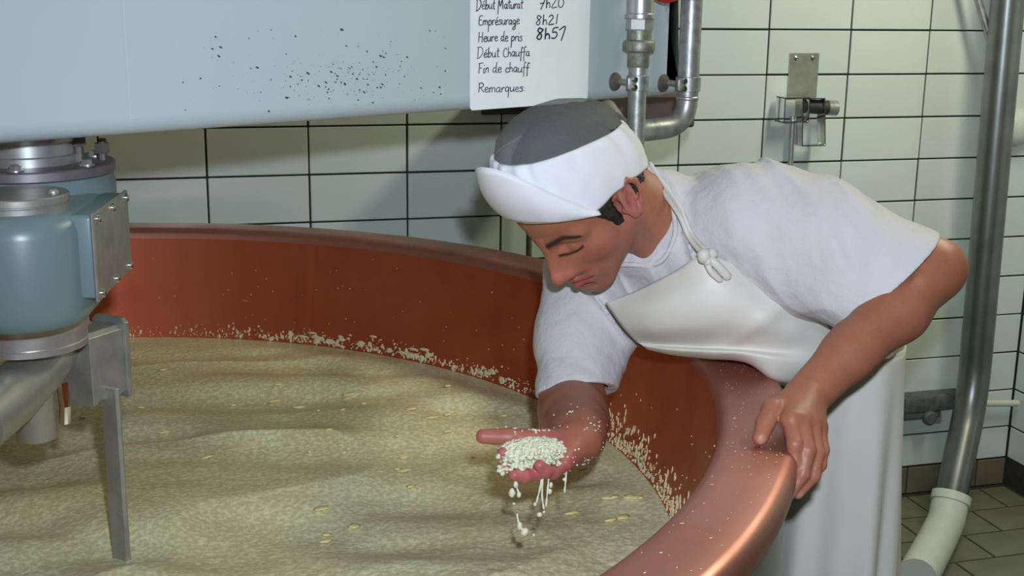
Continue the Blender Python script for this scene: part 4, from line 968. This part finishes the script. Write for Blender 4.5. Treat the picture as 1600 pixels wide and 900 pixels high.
# turn the top edge slightly inwards
P = tp.copy(); rad = P-axc; rad /= np.linalg.norm(rad, axis=1, keepdims=True); rows_.append(tp-rad*.003+A3((-.003, 0, .002)))
BV = np.array(rows_); I = np.arange(BV.shape[0]*NP_).reshape(-1, NP_); J = np.roll(I, -1, 1)
bandF = np.stack([I[:-1], J[:-1], J[1:], I[1:]], -1).reshape(-1, 4)
capo = solid(person_part('cap_band', tow(BV.reshape(-1, 3)), bandF, 'cap_cloth'), .0022)
# hem stitch along the lower edge
hemP = [Vector(p) for p in tow(bt*1.0+(bt-axc)/np.linalg.norm(bt-axc, axis=1, keepdims=True)*.0028)]
# turned-up front flap
fl_ph = np.linspace(-74, 74, 60); fb_ = ring_at(bot, fl_ph); ft_ = ring_at(top, fl_ph); rows_ = []
hh = np.clip(np.cos(np.radians(np.abs(fl_ph)/74*90)), 0, 1)**1.0
for t in np.linspace(0, 1, 12):
    P = fb_*(1-t*hh[:, None]*.98)+ft_*(t*hh[:, None]*.98); rad = P-axc; rad /= np.linalg.norm(rad, axis=1, keepdims=True)
    out_ = .0035+.011*math.sin(math.pi*min(t*.98, 1)*.9)*.9+(.034*t**1.3)*hh**1.6
    if t == 0: out_ = out_*0+.0012
    rows_.append(P+rad*out_[:, None])
FV = np.array(rows_); I = np.arange(FV.shape[0]*60).reshape(-1, 60); flF = np.stack([I[:-1, :-1], I[:-1, 1:], I[1:, 1:], I[1:, :-1]], -1).reshape(-1, 4)
flap = solid(person_part('cap_flap', tow(FV.reshape(-1, 3)), flF, 'cap_cloth'), .0022)
obj('stitching', tube([Vector(p) for p in tow(FV[-1])], .0016, 6), 'cap_cloth', flap, smooth=180)
# net crown
cen = tp.mean(0); nn_ = A3((-.53, 0, .85)); rows_ = []
for q in np.linspace(1.0, .0, 14):
    z_ = .058*math.sqrt(max(0, 1-q**2.4)); rows_.append(cen+(tp-cen)*q*(.985)+nn_*z_)
NV = np.array(rows_); I = np.arange(NV.shape[0]*NP_).reshape(-1, NP_); J = np.roll(I, -1, 1)
person_part('cap_net', tow(NV.reshape(-1, 3)), np.stack([I[:-1], J[:-1], J[1:], I[1:]], -1).reshape(-1, 4), 'net')

# trousers and boots
tr = Field()
HIPS = [(1.070, 1.760), (1.070, 1.885)]
for (hx, hy) in HIPS:
    tr.chain([(hx, hy, .98), (hx+.01, hy+(hy-1.815)*.1, .75), (hx+.03, hy+(hy-1.815)*.2, .48), (hx+.045, hy+(hy-1.815)*.25, .14)], [.080, .076, .066, .060], .03)
tr.cone((1.068, 1.775, 1.00), (1.068, 1.87, 1.00), .086, .086, .05); tr.cone((1.06, 1.785, 1.05), (1.06, 1.86, 1.05), .088, .088, .05)
tr.raw('d', lambda P: .004*hash_noise(P, 9, 61), (1.1, 1.8, .5), 2, .01)
tr.raw('i', lambda P: .13-P[:, 2], (0, 0, 0), 9, .004)
qv, qf = tr.mesh((.95, 1.52, .10), (1.30, 2.12, 1.20), .0085, 0, 2); person_part('trousers', qv, qf, 'trouser')
for (hx, hy) in HIPS:
    bo_ = Field(); yy = hy+(hy-1.815)*.27; bx = hx+.047
    bo_.chain([(bx, yy, .22), (bx, yy, .07)], [.064, .050], .02); bo_.cone((bx+.01, yy, .045), (bx-.10, yy, .04), .046, .040, .03); bo_.cone((bx-.09, yy, .036), (bx-.165, yy, .034), .042, .036, .03)
    bo_.raw('i', lambda P: -P[:, 2], (0, 0, 0), 9, .004); bo_.raw('i', lambda P: P[:, 2]-.20, (0, 0, 0), 9, .004)
    v_, f_ = bo_.mesh((bx-.24, yy-.09, -.02), (bx+.10, yy+.09, .24), .007, 0, 2); person_part('boot', v_, f_, 'boot')

# apron
bib = [[(946, 473, 1.950), (1000, 452, 1.908), (1054, 424, 1.870), (1102, 399, 1.838), (1172, 418, 1.865), (1250, 432, 1.93), (1330, 445, 2.01)],
       [(957, 489, 1.948), (1010, 484, 1.888), (1066, 469, 1.850), (1128, 452, 1.832), (1200, 462, 1.850), (1275, 474, 1.905), (1342, 486, 1.985)],
       [(974, 512, 1.952), (1024, 516, 1.895), (1082, 510, 1.862), (1142, 502, 1.846), (1212, 508, 1.850), (1286, 514, 1.890), (1346, 524, 1.965)],
       [(994, 533, 1.972), (1040, 538, 1.932), (1094, 540, 1.908), (1152, 541, 1.890), (1216, 546, 1.878), (1290, 545, 1.892), (1346, 556, 1.960)],
       [(1006, 541, 1.962), (1046, 546, 1.920), (1098, 549, 1.896), (1158, 552, 1.878), (1216, 562, 1.870), (1288, 572, 1.900), (1344, 580, 1.975)],
       [(1014, 546, 1.978), (1052, 554, 1.946), (1104, 559, 1.926), (1164, 565, 1.906), (1212, 590, 1.890), (1275, 594, 1.925), (1342, 598, 2.00)],
       [(1030, 546, 1.995), (1062, 553, 1.982), (1110, 558, 1.968), (1170, 565, 1.950), (1212, 597, 1.930), (1268, 600, 1.955), (1340, 604, 2.03)],
       [(1060, 545, 2.02), (1082, 548, 2.015), (1124, 552, 2.005), (1176, 562, 1.985), (1216, 600, 1.975), (1266, 600, 1.995), (1340, 604, 2.07)]]
bv, bf = patch([[at(*p) for p in r] for r in bib], 9, 9)
bv = bv-A3(CF)*(.0035*hash_noise(bv, 12, 71)+.0010*hash_noise(bv, 40, 72)+.0075*np.clip(1-np.abs(vnoise(bv@(A3(CR)*.75+A3(CU)*-.66), bv@(A3(CR)*.66+A3(CU)*.75)*.3, 11, 73))*2.2, 0, 1)**1.5*np.clip((bv@A3(CR)-1919)*0+((bv-CAM_P)@A3(CR)-.27)/.06, 0, 1))[:, None]
apron = solid(person_part('apron_bib', bv, bf, 'vinyl'), .0022)
def skirt():
    cx, cy = 1.072, 1.805; nphi, nz = 120, 60; V = []
    ph = np.radians(np.linspace(118, 366, nphi))
    for zi in range(nz):
        z = 1.075-(1.075-.30)*zi/(nz-1); g = 1+.30*(1.05-z)*np.clip((ph-math.radians(200))/1.2, 0, 1); dn = (1.075-z)/.77
        rx, ry = .106, .164
        foldw = (.010*np.sin(ph*7+.8)+.006*np.sin(ph*13+2+dn*2)+.004*np.sin(ph*4-3*dn))*np.clip(dn*1.8, .05, 1)*np.clip((ph-math.radians(190))/.5, 0, 1)
        r = g+foldw/.15
        x = cx+rx*np.cos(ph)*r; y = cy+ry*np.sin(ph)*r
        # keep clear of the vat jacket
        dx, dy = x-VX, y-VY; q = np.hypot(dx, dy); lim = 1.245 if z < RZ+.02 else 1.0; kx = np.maximum(lim/q, 1); x = VX+dx*kx; y = VY+dy*kx
        V.append(np.stack([x, y, np.full(nphi, z)], -1))
    V = np.array(V); I = np.arange(nphi*nz).reshape(nz, nphi)
    return V.reshape(-1, 3), np.stack([I[:-1, :-1], I[:-1, 1:], I[1:, 1:], I[1:, :-1]], -1).reshape(-1, 4)
kv, kf = skirt(); solid(person_part('apron_skirt', kv, kf, 'vinyl'), .0022)
stp = snap([at(1008, 258, 1.92), at(1028, 290, 1.90), at(1052, 335, 1.87), at(1076, 370, 1.85)], sh, .0065)+[Vector(at(1098, 397, 1.826))]
stp = smooth_path(stp, 6); off_ = Vector(OFF)
obj('apron_strap', vf_join(tube([p-Vector((0, 0, 0)) for p in stp], .0042, 8), tube([p+Vector(cU)*.006+Vector(cR)*.004 for p in stp], .0032, 8)), 'vinyl', man, smooth=180)
kn = vf_join(blob(tuple(at(1100, 400, 1.822)), (.011, .010, .012), 12, 8, .12, rr), blob(tuple(at(1110, 397, 1.826)), (.012, .008, .009), 12, 8, .15, rr), blob(tuple(at(1106, 408, 1.824)), (.008, .007, .008), 10, 6, .15, rr),
             tube(smooth_path([at(1108, 403, 1.826), at(1122, 416, 1.826), at(1140, 436, 1.832)], 5), [.004]+[.007]*9+[.003], 8), tube(smooth_path([at(1104, 410, 1.826), at(1112, 426, 1.826), at(1128, 440, 1.832)], 5), [.003]+[.005]*9+[.002], 8))
obj('strap_knot', kn, 'vinyl', man, smooth=180, recalc=False)

# ---------------------------------------------------------------- curd in the hand and what drips from it
rr = random.Random(5); parts = []
pc_ = at(834, 709, 1.712); ux = (at(790, 720, 1.675)-at(878, 706, 1.735)); ux /= np.linalg.norm(ux); uy = np.cross(A3((0, 0, 1)), ux); uy /= np.linalg.norm(uy); uz = np.cross(ux, uy)
def lump(c, s, j=.5): parts.append(blob(tuple(c), (s*rr.uniform(.7, 1.3), s*rr.uniform(.7, 1.3), s*rr.uniform(.6, 1.)), 7, 5, j, rr, rr.uniform(0, 3)))
base_V, base_F = blob((0, 0, 0), (.055, .033, .019), 28, 14, .06, rr); parts.append(([tuple(pc_+ux*x+uy*y+uz*z) for x, y, z in base_V], base_F))
for k in range(900):
    a = rr.uniform(0, 2*math.pi); q = math.sqrt(rr.random()); z = .019*math.sqrt(max(0, 1-q*q)); lump(pc_+ux*.057*q*math.cos(a)+uy*.035*q*math.sin(a)+uz*(z*.97), .0012+.0036*rr.random()**2.2)
for k in range(170):       # spilling over the fingers
    t = rr.random(); lump(at(780+t*95, 733-t*14+rr.gauss(0, 7), 1.645+t*.03+rr.uniform(0, .012)), rr.uniform(.0014, .0042))
for k in range(70):       # along the top of the thumb and up to the wrist
    t = rr.random()**.8; lump(at(750+t*140, 674-4*math.sin(t*3)+rr.gauss(0, 3)+t*8, 1.748+t*.01), rr.uniform(.001, .0036))
hand_idx = np.flatnonzero((np.linalg.norm(sv-WRR, axis=1) < .10) & (((sv-CAM_P)@cF) < 1.83))
for k in rr.sample(list(hand_idx), 110): lump(sv[k], rr.uniform(.0006, .0019))
tag(obj('curd_handful', vf_join(*parts), 'curd_white', loc=tuple(pc_), smooth=180, recalc=False), 'handful of wet white curd grains lying in the cupped palm', 'curd', kind='stuff')
def drip(txt, strands_, lumps):
    parts.clear()
    for s_ in strands_:
        P = smooth_path([at(x, y, d) for x, y, d in s_], 5); n = len(P); parts.append(tube(P, [.0014*(.6+.6*abs(math.sin(i*.9))) for i in range(n)], 7))
    for x, y, d, s, e in lumps: parts.append(blob(tuple(at(x, y, d)), (s, s, s*e), 9, 6, .18, rr))
    tag(obj('whey_drip', vf_join(*parts), 'curd_white', loc=tuple(at(*strands_[0][0])), smooth=180, recalc=False), txt, 'drip', 'drips of whey falling from the hand')
drip('drip with fat white curd lumps under the fingertips, longest and leftmost of the drips', [[(803, 742, 1.655), (806, 756, 1.655), (811, 772, 1.655)], [(808, 802, 1.655), (810, 815, 1.655), (817, 830, 1.655)]], [(806, 757, 1.655, .0034, 1.4), (800, 770, 1.655, .0046, 1.5), (811, 773, 1.655, .0032, 1.3), (803, 787, 1.655, .0022, .8), (812, 822, 1.655, .0040, 1.5), (820, 831, 1.655, .0058, 1.), (834, 836, 1.655, .0018, 1.)])
drip('forked milky strand of whey under the middle of the hand', [[(847, 740, 1.675), (844, 762, 1.675), (838, 786, 1.675)], [(848, 745, 1.675), (847, 775, 1.675), (850, 796, 1.675)]], [(843, 804, 1.675, .0040, .9), (836, 788, 1.675, .0022, 1.3), (850, 800, 1.675, .002, 1.)])
drip('thin straight strand of whey with two white beads beside it', [[(858, 738, 1.68), (856, 762, 1.68), (853, 792, 1.68)]], [(861, 758, 1.68, .0026, 1.7), (859, 768, 1.68, .0034, 1.2)])
drip('short thin strand of whey falling from the heel of the hand', [[(886, 727, 1.70), (884, 748, 1.70), (882, 770, 1.70)]], [(882, 749, 1.70, .0026, 1.)])
